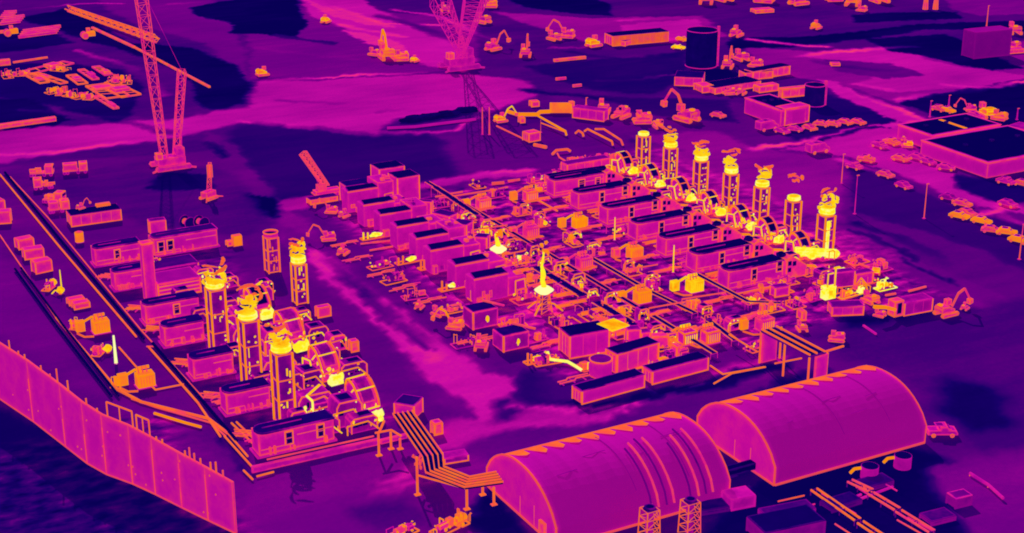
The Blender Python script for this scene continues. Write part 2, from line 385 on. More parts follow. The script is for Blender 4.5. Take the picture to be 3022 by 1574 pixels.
    m = bpy.data.materials.new('ground_thermal'); m.use_nodes = True; nt = m.node_tree; N = nt.nodes; N.clear(); Lk = nt.links.new
    geo = N.new('ShaderNodeNewGeometry')
    at = N.new('ShaderNodeAttribute'); at.attribute_name = 'warmth_and_shade'
    def noise(sc, rot, scale, det):
        mp = N.new('ShaderNodeMapping'); mp.inputs['Scale'].default_value = sc; mp.inputs['Rotation'].default_value = (0,0,rot)
        Lk(geo.outputs['Position'], mp.inputs[0]); n = N.new('ShaderNodeTexNoise'); n.inputs['Scale'].default_value = scale; n.inputs['Detail'].default_value = det
        Lk(mp.outputs[0], n.inputs['Vector']); return n.outputs['Fac']
    def mm(op, a_, b_, c_=None):
        n = N.new('ShaderNodeMath'); n.operation = op
        for i, v in enumerate((a_, b_, c_)):
            if v is None: continue
            if hasattr(v, 'links'): Lk(v, n.inputs[i])
            else: n.inputs[i].default_value = v
        return n.outputs[0]
    T = at.outputs['Fac']
    T = mm('MULTIPLY_ADD', mm('SUBTRACT', noise((.5,1,1), .5, .045, 3), .5), .17, T)
    T = mm('MULTIPLY_ADD', mm('SUBTRACT', noise((.3,1,1), .25, .3, 5), .5), .08, T)
    mt = N.new('ShaderNodeAttribute'); mt.attribute_name = 'mottle'
    T = mm('MULTIPLY_ADD', mm('MULTIPLY', mm('SUBTRACT', noise((.8,1.3,1), .1, .33, 4), .5), mt.outputs['Fac']), 1.3, T)
    T = mm('MULTIPLY_ADD', mm('SUBTRACT', noise((1,1,1), 0, 1.1, 3), .5), .05, T)
    T = mm('MINIMUM', mm('MAXIMUM', T, 0.), .72)
    gp = N.new('ShaderNodeGroup'); gp.node_tree = PAL; Lk(T, gp.inputs[0])
    base = lin((8,0,84))
    sub = N.new('ShaderNodeMix'); sub.data_type = 'RGBA'; sub.blend_type = 'SUBTRACT'; sub.inputs[0].default_value = 1
    Lk(gp.outputs[0], sub.inputs[6]); sub.inputs[7].default_value = (*base, 1)
    mul = N.new('ShaderNodeMix'); mul.data_type = 'RGBA'; mul.blend_type = 'MULTIPLY'; mul.inputs[0].default_value = 1
    Lk(sub.outputs[2], mul.inputs[6]); mul.inputs[7].default_value = (1/IRR*.92, 1/IRR, 1/IRR*.88, 1)
    df = N.new('ShaderNodeBsdfDiffuse'); Lk(mul.outputs[2], df.inputs[0])
    em = N.new('ShaderNodeEmission'); em.inputs[0].default_value = (*base, 1); em.inputs[1].default_value = 1  # even navy glow added so shadowed ground turns navy
    ad = N.new('ShaderNodeAddShader'); out = N.new('ShaderNodeOutputMaterial')
    Lk(em.outputs[0], ad.inputs[0]); Lk(df.outputs[0], ad.inputs[1]); Lk(ad.outputs[0], out.inputs[0])
    m.cycles.emission_sampling = 'NONE'
    me.materials.append(m)
build_ground()
# ------------------------------------------------------------------ builders
def container(name, label, cat, loc, rz, L, D, h, wall=None, roof=None, group=None, ribs=True, doors=True, open_top=False, rim=True):
    wall = wall or WALL; roof = roof or COLD
    t = thing(name, label, cat, loc, rz, group)
    MB().box(L/2, D/2, .12, L, D, h-.12).build('body', wall, t)
    MB().box(L/2, D/2, h+.003, L+.12, D+.12, .14).build('roof', roof, t)
    f = MB()
    for x in (0, L):
        for y in (0, D): f.box(x, y, 0, .22, .22, h-.02)
    f.box(L/2, 0, .0, L, .18, .2)
    f.build('corner_frame', FRAME if rim else wall, t)
    if ribs and L > 5:
        r = MB(); n = max(3, int(L/2.2))
        for i in range(1, n): r.box(L*i/n, -.04, .25, .09, .08, h-.5)
        r.build('rib', wall, t)
    if doors:
        d = MB(); d.box(-.05, D*.5, .25, .08, D*.8, h-.5); dd = d.build('door', PINK, t)
        MB().box(-.12, D*.36, .4, .05, .06, h-.8).box(-.12, D*.64, .4, .05, .06, h-.8).build('handle', FRAME, dd)
    return t
def contT(k, x0, y0, x1, y1, ytop, D, name, label, cat, **kw):
    a = g(k, x0, y0); b = g(k, x1, y1); rz = math.atan2(b.y-a.y, b.x-a.x)
    h = kw.pop('h', None) or max(.8, hh(k, x0, y0, ytop))
    return container(name, label, cat, a, rz, (b-a).length, D, h, **kw)
def stadium(L, D, x0=0., y0=0., n=7):
    r = D/2; P = []
    for i in range(n): a = PI/2+PI*i/(n-1); P.append((x0+r*.8+r*.8*math.cos(a), y0+r+r*math.sin(a)))
    P += [(x0+L, y0), (x0+L, y0+D)]
    return P
def enclosure(label, loc, L, D, h, louvres, roofm, group, wall=None, seed=1):
    rd = random.Random(seed)
    t = thing('turbine_enclosure', label, 'turbine enclosure', loc, 0, group)
    MB().box(L/2, D/2, .35, L, D, h-.35).build('wall', wall or WALL, t)
    P = stadium(L+.3, D+.3, -.15, -.15)
    rf = MB().prism(P, h+.003, h+.28, 'xy').build('roof', roofm, t)
    rg = MB(); rg.rail([(1.2, D*.5, h+.36), (L*.62, D*.5, h+.36)], .14, .14); rg.build('ridge_pipe', INDI, rf)
    for (x, wd, z, hh_) in louvres:
        lv = MB().box(x, -.05, z, wd+.5, .08, hh_+.5).build('louvre', FRAME, t)
        MB().box(x, -.12, z+.25, wd, .08, hh_*.47).box(x, -.12, z+.25+hh_*.53, wd, .08, hh_*.47).build('slat_panel', BLACK, lv)
    s = MB(); s.box(L/2, D/2, 0, L+.8, D+.5, .34); s.build('skid_base', DIM, t)
    q = MB()
    for i in range(7):
        x = rd.uniform(.5, L-.5); q.box(x, -.35, .4, rd.uniform(.15, .6), .5, rd.uniform(.4, 1.3))
    q.build('service_boxes', PINK, t)
    p = MB(); zz = rd.uniform(1, 1.6); p.rail([(.3, -.2, zz), (L*.4, -.2, zz), (L*.4, -.5, .4)], .12, .12); p.rail([(L*.5, -.2, h*.7), (L-.3, -.2, h*.7)], .12, .12)
    p.build('conduit', LINE, t)
    return t
def gas(rz, r, hgt, n, rd):
    """ragged tongues of hot exhaust gas over a stack mouth"""
    mb = MB()
    for i in range(n):
        a0 = rd.uniform(0, 2*PI); z = rz+rd.uniform(.3, hgt); rr = r*rd.uniform(.45, 1.15); span = rd.uniform(.8, 2.2); m = 6; wv = rd.uniform(.12, .34)
        pts = []
        for j in range(m+1):
            a = a0+span*j/m; pts.append(Vector((rr*math.cos(a)*1.1, rr*math.sin(a), z+.35*math.sin(a*2+i)+rd.uniform(-.12, .12))))
        for j in range(m):
            th = wv*math.sin(PI*(j+.5)/m)+.1; mb.cyl(pts[j], pts[j+1], th*.9, th*rd.uniform(.6, 1.1), 6)
    return mb
def stack(label, loc, w, h, r, ch, group, seed, hot=True, plume=True, core=None, extra_hot=False, rz=0):
    rd = random.Random(seed)
    t = thing('exhaust_stack', label, 'exhaust stack', loc, rz, group)
    MB().box(0, 0, .1, w-.35, w-.35, h-.1).build('casing', core or MT(.43,.60,.3,.08), t)
    f = MB()
    for i, (x, y) in enumerate(((-1,-1),(1,-1),(1,1),(-1,1))): f.box(x*w/2, y*w/2, 0, .30, .30, h)
    f.build('corner_posts', ORNG if hot else FRAME, t)
    b = MB()
    for z in (0.1, h*.33, h*.62, h-.25):
        b.box(0, -w/2, z, w, .14, .2); b.box(-w/2, 0, z, .14, w, .2)
    b.build('cross_bands', FRAME, t)
    q = MB()
    for i in range(9):
        z = rd.uniform(.2, h-1); x = rd.uniform(-w*.36, w*.36)
        if rd.random() < .5: q.box(x, -w/2+.1, z, rd.uniform(.12, .3), .2, rd.uniform(.5, 1.8))
        else: q.blob((x, -w/2+.08, z), .22, .12, .2, .2, 6, 4)
    q.build('hot_fittings', HOT if hot else WARM, t)
    if extra_hot: MB().box(-w*.15, -w/2+.05, .2, .8, .24, h*.85).build('hot_seam', VHOT, t)
    lad = MB(); lad.rail([(w/2+.15, -w*.3, .2), (w/2+.15, -w*.3, h)], .1, .1); lad.rail([(w/2+.15, -w*.05, .2), (w/2+.15, -w*.05, h)], .1, .1)
    for k in range(int(h/.9)): lad.rail([(w/2+.15, -w*.3, .6+k*.9), (w/2+.15, -w*.05, .6+k*.9)], .07, .07)
    lad.build('ladder', LINE, t)
    if hot:
        MB().cyl((0,0,h+.05), (0,0,h+.05+ch*.28), r*.84, r*.97, 20).build('collar_skirt', MT(.86,.92,.2,.04,1.), t)
        c = MB(); c.cyl((0,0,h+.055+ch*.28), (0,0,h+ch), r, r*.95, 20)
        cc = c.build('hot_collar', VHOT, t)
        MB().cyl((0,0,h+ch+.003), (0,0,h+ch+.12), r*.82, r*.78, 16).build('mouth', MT(.90,.96,.3,.05,1.), cc)
        if plume: gas(h+ch, r, 2.4, 14, rd).build('hot_exhaust_gas', MT(.85,.93,.3,.09,1.), t); gas(h+ch+2.1, r*1.2, 1.8, 4, rd).build('cooler_gas_wisp', WARM, t)
    else:
        c = MB(); n = 18
        c.cyl((0,0,h+.05), (0,0,h+1.0), r, r, n, False)
        c.build('collar', WALL, t)
        c = MB(); c.tube([(r*math.cos(2*PI*i/n), r*math.sin(2*PI*i/n), h+1.0) for i in range(n+1)], .12, 5); c.build('rim', FRAME, t)
        MB().cyl((0,0,h+.5), (0,0,h+.6), r*.97, r*.97, n).build('mouth', COLDR, t)
    return t
ARC = [(-2.3,0),(-2.3,4.5),(-1.9,5.3),(-1.1,5.6),(.1,5.2),(1.0,4.4),(1.7,3.5),(2.2,2.6),(2.4,1.6),(2.4,0)]
def hot_duct(label, loc, sc, group, seed, panel, depth=2.8, base=True):
    """curved hood that climbs at the back and falls towards the camera side, ribs on both flanks"""
    rd = random.Random(seed)
    t = thing('exhaust_duct', label, 'exhaust duct', loc, -PI/2+.12, group)
    P = [(x*sc, z*sc+.1) for x, z in ARC]
    MB().prism([(x*.94, z*.95) for x, z in P], -depth/2, depth/2, 'xz').build('casing', MT(.60,.80,.30,.08), t)
    for s in (-1, 1):
        r = MB(); r.rail([(x, s*depth/2, z) for x, z in P[1:9]], .24, .24); r.build('side_rib', ORNG if s < 0 else WARM, t)
    hs = MB(); hs.box(-.6*sc, -depth/2-.75, 0, 2.6*sc, 1.3, 3.3*sc).build('side_housing', MT(.52,.76,.24,.07), t)
    MB().box(-.6*sc, -depth/2-1.44, .9*sc, 1.2*sc, .08, 1.3*sc).build('dark_opening', MT(.10,.7,.14,.04), t)
    MB().box(P[0][0]-1.0*sc, 0, 0, 1.9*sc, depth*.9, 2.8*sc).build('rear_housing', MT(.46,.74,.24,.08), t)
    MB().tube([(-1.6*sc,-depth/2-1.6,.2),(-1.6*sc,-depth/2-1.6,3.8*sc),(.9*sc,-depth/2-1.5,4.1*sc),(1.6*sc,-depth/2-1.2,.4)], .15, 6).build('side_pipe', HOT, t)
    MB().rail([(P[1][0], -depth/2, P[1][1]), (P[0][0], -depth/2, .1)], .24, .24).build('rear_post', FRAME, t)
    MB().rail([(P[0][0]*.45, -depth/2-.08, .2), (P[0][0]*.45, -depth/2-.08, 3.2*sc), (.4*sc, -depth/2-.08, 4.6*sc)], .2, .2).build('side_pipe', HOT, t)
    pn = MB()
    vs = []
    for x, z in P[3:8]: vs += [(x*1.01, -depth*.36, z*1.01), (x*1.01, depth*.36, z*1.01)]
    pn.add(vs, [(2*i, 2*i+1, 2*i+3, 2*i+2) for i in range(4)]); pn.build('cover_panel', panel, t)
    for k in (2, 5, 8)[:3]: MB().rail([(P[k][0]*1.02, -depth/2, P[k][1]*1.02), (P[k][0]*1.02, depth/2, P[k][1]*1.02)], .2, .2).build('stiffener', HOT if rd.random() < .6 else WARM, t)
    fr = MB()
    for i in range(8):
        a = rd.uniform(-2.2, 2.6)*sc; z = rd.uniform(.3, 3.6)*sc; fr.blob((a, -depth/2-.05, z), rd.uniform(.15, .45), .16, rd.uniform(.12, .5), .4, 6, 4)
    for i in range(4):
        fr.blob((P[7][0]+.1, rd.uniform(-depth/2, depth/2), rd.uniform(.8, 2.6)*sc), .25, rd.uniform(.15, .4), rd.uniform(.2, .5), .4, 6, 4)
    fr.build('hot_fittings', HOT, t)
    if base:
        b = MB(); bx = 3.6*sc
        b.blob((bx, .1, .8), .95, 1.5, .95, .2, 10, 6); b.box(bx+.1, .1, 0, 1.2, 2.4, .6)
        b.blob((bx+.2, 1.2, 1.3), .6, .4, .7, .3, 7, 5); b.build('burning_hot_base', VHOT, t)
    return t
def transformer(label, loc, group, m1, m2, seed, rz=0):
    rd = random.Random(seed)
    t = thing('transformer', label, 'transformer', loc, rz, group)
    tk = MB().box(0, 0, .2, 3.0, 2.2, 2.3).build('tank', m1, t)
    fn = MB()
    for i in range(6): fn.box(-1.2+i*.48, -1.22, .5, .1, .2, 1.5)
    fn.build('cooling_fin', m2, tk)
    MB().box(0, 0, 0, 3.4, 2.5, .19).build('plinth', DIM, t)
    MB().box(-3.3, 2.2, .1, 1.6, 1.2, 2.0).build('cable_box', m2, t)
    MB().rail([(-2.7, 1.7, 2.0), (-1.2, 1.2, 2.9), (-.4, .5, 2.6)], .45, .35).build('bus_duct', m1, t)
    b = MB()
    for i in range(3): x = -.9+i*.7; b.cyl((x, .2, 2.5), (x-.15, .3, 3.7), .14, .06, 7)
    b.build('bushing', PINK, t)
    MB().cyl((-.9, 1.0, 3.1), (1.1, 1.0, 3.1), .32, .32, 10).build('oil_conservator', m2, t)
    MB().rail([(-4.2, 1.0, .2), (-3.4, -1.2, .15), (-1.8, -1.8, .15)], .25, .3).build('hot_cable_tray', WARM, t)
    return t
def skid(label, loc, seed, mats, L=5., W=2.4, rz=0, group=None, name='equipment_skid', cat='equipment skid'):
    rd = random.Random(seed)
    t = thing(name, label, cat, loc, rz, group)
    fr = MB(); fr.rail([(-L/2,-W/2,.15),(L/2,-W/2,.15),(L/2,W/2,.15),(-L/2,W/2,.15),(-L/2,-W/2,.15)], .16, .2); fr.build('skid_frame', mats[0], t)
    for i in range(rd.randint(2, 3)):
        sx, sy, sz = rd.uniform(.6, 1.4), rd.uniform(.5, 1.2), rd.uniform(.6, 1.8)
        MB().box(rd.uniform(-L*.42, L*.42), rd.uniform(-W*.25, W*.3), .1, sx, sy, sz).build('cabinet', rd.choice(mats), t)
    if rd.random() < .7:
        x = rd.uniform(-L*.3, L*.3); MB().cyl((x-.9, 0, .9), (x+.9, 0, .9), .5, .5, 10).build('tank', rd.choice(mats), t)
    p = MB()
    for i in range(3):
        a = Vector((rd.uniform(-L/2, L/2), rd.uniform(-W/2, W/2), .2)); b = a+Vector((0,0,rd.uniform(.5, 2))); c = b+Vector((rd.uniform(-2, 2), 0, 0)); d = c+Vector((0, rd.uniform(-1, 1), 0)); e = Vector((d.x, d.y, .2))
        p.tube([a, b, c, d, e], rd.uniform(.07, .13), 5)
    p.build('pipework', rd.choice(mats[1:]), t)
    q = MB()
    for i in range(6): q.blob((rd.uniform(-L/2, L/2), rd.uniform(-W/2, W/2), rd.uniform(.3, 1.6)), rd.uniform(.1, .3), .18, rd.uniform(.1, .3), .4, 6, 4)
    q.build('valves', mats[-1], t)
    return t
def pipe_run(name, label, cat, pts, r, mat, posts=None, pm=None, group=None, n=8, clamps=False):
    mb = MB(); mb.tube([Vector(p) for p in pts], r, n)
    if not posts:
        o = mb.build(name, mat); return tag(o, label, cat, group)
    t = thing(name, label, cat, pts[0], 0, group); o0 = Vector(pts[0])
    mb.v = [v-o0 for v in mb.v]; mb.build('pipe', mat, t)
    s = MB()
    for a, b in zip(pts, pts[1:]):
        a, b = Vector(a)-o0, Vector(b)-o0; m = max(1, int((b-a).length/posts))
        for i in range(m):
            c = a.lerp(b, i/m); s.box(c.x, c.y, -o0.z, .14, .14, max(.1, c.z+o0.z-r))
    s.build('support_posts', pm or LINE, t); return t
def mast(k, x, y0, y1, label, r=.12, mat=None, name='light_mast', cat='mast', head=True, lean=0):
    p = g(k, x, y0); h = hh(k, x, y0, y1)
    t = thing(name, label, cat, p)
    MB().cyl((0,0,0), (0,0,h), r*1.2, r*.7, 8).build('pole', mat or LINE, t)
    MB().box(0, 0, 0, .6, .6, .2).build('footing', DIM, t)
    if head: MB().box(.2, 0, h-.15, .7, .25, .2).build('lamp_head', PINK, t)
    return t
def car(label, p, rz, sc=1., group=None, m=None, kind='car', name='parked_car'):
    t = thing(name, label, kind, p, rz, group); m = m or WARM; L = 4.4*sc; W = 1.85*sc
    prof = [(-L/2,.35),(-L/2,.85),(-L*.42,.98),(-L*.30,1.45),(L*.08,1.48),(L*.24,1.0),(L*.47,.88),(L/2,.6),(L/2,.35)]
    if kind == 'pickup': prof = [(-L/2,.4),(-L/2,1.05),(-L*.12,1.08),(-L*.08,1.7),(L*.14,1.72),(L*.24,1.15),(L*.46,1.02),(L/2,.7),(L/2,.4)]
    if kind == 'van': prof = [(-L/2,.4),(-L/2,1.9),(-L*.3,2.0),(L*.22,1.98),(L*.36,1.25),(L*.47,1.1),(L/2,.7),(L/2,.4)]
    prof = [(a, b*sc) for a, b in prof]
    MB().prism(prof, -W/2, W/2, 'xz').build('body', m, t)
    z = max(b for a, b in prof)
    MB().box(-L*.1, 0, z+.003, L*.30, W*.72, .05).build('roof_panel', PURP, t)
    MB().box(L*.17 if kind == 'car' else L*.2, 0, z*.80, L*.10, W*.8, .06).build('windscreen', INDI, t)
    for x in (-.31, .31):
        for y in (-1, 1):
            MB().cyl((x*L, y*(W/2-.12), .34*sc), (x*L, y*(W/2+.04), .34*sc), .34*sc, .34*sc, 10).build('wheel', BLACK if y > 0 else WARM, t)
    return t
def truck(label, p, rz, L=9., trailer=True, group=None, m=None, box_m=None, H_=2.6, name='lorry', cat='lorry'):
    t = thing(name, label, cat, p, rz, group); m = m or WARM
    cb = MB().box(L/2-1, 0, .7, 2.0, 2.4, 2.0).build('cab', m, t)
    MB().box(L/2+.02, 0, 1.7, .08, 2.0, .7).build('windscreen', COLD, cb)
    MB().box(-1.1, 0, .75, L-2.4, 2.4, .25).build('flatbed', PINK, t)
    if box_m: 
        MB().box(-1.1, 0, 1.0, L-2.6, 2.3, H_-1.0).build('cargo_box', box_m, t)
    else:
        q = MB(); rd = random.Random(int(p[0]*10))
        for i in range(5): q.box(rd.uniform(-L*.42, L*.18), rd.uniform(-.7,.7), 1.0, rd.uniform(.6, 2.2), rd.uniform(.4, 1), rd.uniform(.4, 1.1))
        q.build('load', WARM, t)
    for x in (-L*.42, -L*.3, L*.12, L*.4):
        for y in (-1, 1): MB().cyl((x, y*.9, .45), (x, y*1.2, .45), .45, .45, 10).build('wheel', DIM, t)
    return t
def excavator(label, p, rz, m=None, sc=1., boom=True, name='excavator', cat='excavator', group=None):
    o_ = m is ORNG or m is None; m = MT(.70,.84,.26,.08,.85) if o_ else MT(.80,.93,.28,.08,.9) if m is HOT else MT(.60,.80,.24,.08) if m is WARM else m
    t = thing(name, label, cat, p, rz, group); m = m or ORNG; t.scale = (sc,)*3
    for y in (-1, 1):
        MB().prism([(-2,.1),(-2.3,.5),(-2,.95),(2,.95),(2.3,.5),(2,.1)], y*1.2-.3, y*1.2+.3, 'xz').build('track', WARM, t)
    MB().prism([(-2.1,1.0),(-2.2,1.9),(-1.8,2.3),(.1,2.2),(.4,1.7),(1.3,1.6),(1.3,1.0)], -1.2, 1.2, 'xz').build('engine_housing', m, t)
    MB().box(-1.5, .3, 2.3, .7, .9, .35).build('exhaust_cowl', ORNG, t)
    MB().box(1.57, .7, 2.3, .06, .8, .7).build('window', COLD, t)
    MB().box(.9, .7, 1.9, 1.3, 1.0, 1.3).build('cab', PINK, t)
    if boom:
        b = MB().tube([(1.2,-.3,1.8), (2.6,-.3,4.4), (4.3,-.3,5.2)], .28, 6).build('boom', ORNG if o_ else m, t)
        MB().tube([(4.3,-.3,5.2), (6.0,-.3,2.6)], .22, 6).build('stick', m, b)
        MB().prism([(5.6,2.6),(6.5,2.7),(6.6,1.8),(5.7,1.5)], -.8, .2, 'xz').build('bucket', WARM, t)
    return t
def building(label, p, rz, L, D, h, roof=None, name='industrial_building', doors=2, wall=None, cat='building', windows=0):
    t = thing(name, label, cat, p, rz)
    MB().box(L/2, D/2, 0, L, D, h).build('wall', wall or WALL, t)
    rf = MB().box(L/2, D/2, h+.003, L+.3, D+.3, .25).build('roof', MT(.60,.76,.3,.03), t)
    MB().box(L/2, D/2, h+.256, L-1.4, D-1.6, .05).build('roof_membrane', roof or COLD, rf)
    for i in range(doors):
        d = MB().box(L*(i+.7)/(doors+.4), -.04, 0, 2.2, .07, min(h*.7, 3)).build('door', DIM, t)
    for i in range(windows): MB().box(L*(i+.5)/windows, -.04, h*.6, 1.2, .07, .8).build('window', INDI, t)
    v = MB()
    for i in range(3): v.box(L*(.2+.3*i), D*.6, h+.26, .9, .9, .5)
    v.build('roof_vent', MT(.04,.3,.2,.02), t)
    return t

# ------------------------------------------------------------------ LEFT BLOCK
GL = 'turbine enclosures of the left block'
louv = {0: [(5.0, 1.0, 1.2, 1.9), (10.3, .9, 1.2, 1.9)], 3: [(6.0, .9, 1.2, 1.7)], 5: [(6.5,.9,1.2,1.7)], 6: [(4.6, .9, 1.1, 1.7)], 7: [(10.3, 1.0, 1.0, 2.0), (11.9, 1.0, 1.0, 2.0)]}
encL = [(70.3, 211.3, 12.6), (70.8, 228.1, 7.6), (70.4, 244.3, 7.2), (70.3, 272.9, 10.4), (70.3, 260.8, 7.4), (70.0, 293.2, 6.6), (70.2, 309.0, 9.6)]
txt = ['nearest low enclosure of the left block with two dark louvres beside the front edge',
 'low enclosure with purple rounded roof left of the nearest hot stack', 'low enclosure with rounded roof left of the second hot stack of the left block',
 'enclosure with one dark louvre just behind the third hot stack of the left block', 'small enclosure with purple ribbed roof between the louvred one and the second hot stack',
 'short enclosure left of the tall plain magenta column', 'farthest left enclosure with one dark louvre and long navy roof']
lidx = {0: 0, 3: 3, 6: 6}
for i, (x, y, L) in enumerate(encL):
    enclosure(txt[i], (x, y, 0), L, 3.3, 3.9, louv.get(i, []) if i in lidx else [], COLDR if i in (1,2,3,4) else MT(.12,.76,.3,.05), GL, None, 20+i)
enclosure('long back row enclosure with paired dark louvres behind the magenta column', (82.6, 309.3, 0), 14., 3.6, 4.0, [(1.6, 1.1, .9, 2.0), (3.3+.3, 1.1, .9, 2.0)], MT(.2, .80, .4, .04), GL, None, 40)
GS = 'hot exhaust stacks of the left block'
stack('nearest glowing exhaust stack of the left block, framed orange tower beside the two-louvre enclosure', (78.6, 222.0, 0), 2.75, 12.4, 1.7, 1.15, GS, 3)
stack('second glowing stack of the left block with open frame and yellow collar', (78.6, 237.8, 0), 2.75, 12.4, 1.7, 1.15, GS, 4)
stack('third glowing stack of the left block, leftmost yellow collar in view', (78.4, 254.6, 0), 2.75, 12.4, 1.7, 1.15, GS, 5)
stack('hot stack farthest back in the left block, yellow collar beside the idle ring-topped stack', (100.2, 270.3, 0), 2.3, 8.2, 1.5, 1.4, GS, 6)
stack('idle magenta stack with dark ring mouth and thin posts behind the left block', (101.6, 289.5, 0), 2.4, 7.6, 1.5, 1, None, 7, hot=False)
tp = thing('plain_column', 'tall plain magenta column beside the farthest left enclosure', 'column', (75.0, 286.4, 0))
MB().box(0, 0, 0, 2.2, 2.0, 11.6).build('shaft', MT(.61,.76,.24,.03), tp); MB().box(0, 0, 11.603, 2.4, 2.2, .25).build('cap', WARM, tp); MB().rail([(.4,-1.03,1),(.4,-1.03,8)],.06,.06).build('seam', DIM, tp)
GD = 'hot arched ducts of the left block'
dl = ['nearest arched duct of the left block with yellow base at the pipe bridge', 'second arched duct of the left block with orange ladder frame', 'third arched duct of the left block, big rounded hood',
      'farthest arched duct of the left block with dark cover and small yellow foot']
for i, y in enumerate((218.6, 235.2, 252.0, 269.0)):
    hot_duct(dl[i], (91.0, y, 0), (1.06, 1.02, 1.1, .9)[i], GD, 60+i, BLACK if i == 3 else MT(.50,.80,.3,.12), 3.5)
    skid(['twisted hot pipe cluster between the nearest stack and arched duct of the left block','twisted hot pipe cluster between the second stack and second arched duct of the left block','hot pipe cluster between the third stack and big rounded hood','pipe cluster in front of the farthest arched duct of the left block'][i],
         (84.6, y+1.5, 0), 70+i, [WARM, HOT, ORNG, PURP, VHOT], 6.4, 5, group='hot pipe clusters of the left block')
# inlet frames and pods beside each stack
for i, y in enumerate((221.3, 237.3, 254.0)):
    t = thing('duct_frame', ['nearest','middle','farthest'][i]+' bent yellow pipe frame on the right foot of a left block stack', 'pipe frame', (81.8, y-1.2, 0), 0, 'bent pipe frames by the stacks')
    MB().tube([(0,0,4.6), (1.0,0,3.4), (1.0,0,0)], .2, 8).build('hot_pipe', VHOT, t)
    MB().tube([(1.0,0,3.4), (3.2,.2,3.7), (4.0,.2,2.9), (4.0,.2,.2)], .14, 8).build('frame_pipe', FRAME, t)
    MB().blob((-.2,0,1.0), .3, .3, 1.0, .3).blob((-.3,0,2.4), .25, .25, .4, .3).build('hot_valves', VHOT, t)
    MB().box(2.6, 1.2, 0, 2.6, 2.0, 2.6).build('lube_module', PURP, t)
for i, (y, x) in enumerate(((224.5, 84.5), (240.5, 84.3), (257.2, 84.6), (275.5, 93.0))):
    t = thing('generator_module', ['nearest','second','third','farthest'][i]+' low rounded generator module behind the hot pipes of the left block', 'generator module', (x, y, 0), 0, 'generator modules of the left block')
    MB().prism([(-3,0),(-3,2),(-2.4,3),(2.4,3),(3,2),(3,0)], -1.4, 1.4, 'xz').build('casing', DIM, t)
    MB().rail([(-3,-1.45,0),(-3,-1.45,2),(-2.4,-1.45,3),(2.4,-1.45,3),(3,-1.45,2),(3,-1.45,0)], .16, .2).build('rim', FRAME, t)
    for xx in (-1.2, .8): MB().box(xx, -1.5, .8, 1.0, .1, 1.2).build('louvre', BLACK, t)
    MB().rail([(-1.5,-1.5,3.1),(1.8,1.2,3.3)], .3, .3).build('cross_duct', HOT, t)
container('louvre_building', 'low magenta building with horizontal ribbing right of the tall plain column', 'building', (76.3, 285.0, 0), 0, 8.6, 6.5, 3.2, wall=WALL, roof=MT(.5,.74,.3,.03), ribs=False, doors=False)
rb = thing('wall_ribbing', 'stack of long horizontal pink pipes on the front of the ribbed building', 'pipes', (76.3, 284.4, 0))
for k in range(4): MB().rail([(0,0,.4+k*.8),(8.6,0,.4+k*.8)], .16, .16).build('pipe', FRAME, rb)
container('cold_deck', 'low cool shed with orange rimmed tray between ribbed building and louvre pairs', 'shed', (77.5, 296.0, 0), 0, 10.5, 5.5, 2.2, wall=PURP, roof=MT(.28,.7,.3,.05), ribs=False, doors=False)
# perimeter edge of the left pad
for nm, lb, pts, hgt in (('retaining_wall', 'long low concrete edge in front of the nearest left enclosure', [(67.6,207.3),(88.6,206.8)], 1.1),
                         ('retaining_wall', 'low concrete edge stub at the foot of the pipe bridge', [(88.9,206.8),(93.5,206.8)], .8)):
    a, b = pts; w_ = MB().rail([(a[0],a[1],hgt/2),(b[0],b[1],hgt/2)], .5, hgt).build(nm, WALLP); tag(w_, lb, 'retaining wall')
    if hgt > 1:
        w2 = MB().rail([(a[0]+3,a[1]+1.4,.9),(b[0]-.2,b[1]+1.4,.9)], .25, .2).build('handrail', PINK); tag(w2, 'pink handrail running behind the long concrete edge of the left block', 'handrail')
for i, (pts, lb, r, m) in enumerate([
  ([g('E',0,230),g('E',600,960),g('K',1350,665)], 'long straight orange pipe on the far left, running from frame edge down beside the enclosures', .2, FRAME),
  ([g('K',1470,765),g('K',1960,1320),g('N',170,400)], 'orange pipe continuing past the gap beside the first stacks', .2, FRAME),
  ([g('E',100,250),g('E',480,660),g('K',1400,600),g('K',2013,1270)], 'thin pink pipe just right of the long orange pipe', .14, LINE),
  ([g('K',1450,760),g('K',1540,760)], 'short pink pipe stub crossing the trench gap', .15, LINE),
  ([g('K',1470,1120),g('K',1540,1190),g('K',1820,1135)], 'bent orange hose linking the last left transformer to the long pipe', .16, FRAME),
  ([g('K',1180,770),g('K',1360,975)], 'slanting orange pipe right of the tall white mast', .17, FRAME),
  ([g('K',560,480),g('K',1160,1190),g('O',1180,260),g('O',1740,400),g('N',240,370)], 'bent pink main pipe rounding the lower left corner', .26, WARM),
  ([g('O',1100,230),g('O',1300,300),g('O',1760,430),g('N',220,395)], 'thin pale pipe below the bent pink main pipe', .16, LINE),
  ([g('E',0,830),g('E',150,1050),g('K',560,480)], 'thin warm pipe leaving the frame on the far left', .15, LINE),
  ([g('O',1290,355),g('O',1550,435),g('O',1680,470)], 'short orange hose lying above the noise wall', .24, ORNG)]):
    pipe_run('pipe', lb, 'pipe', [Vector((p.x,p.y,r+.1)) for p in pts], r, m)
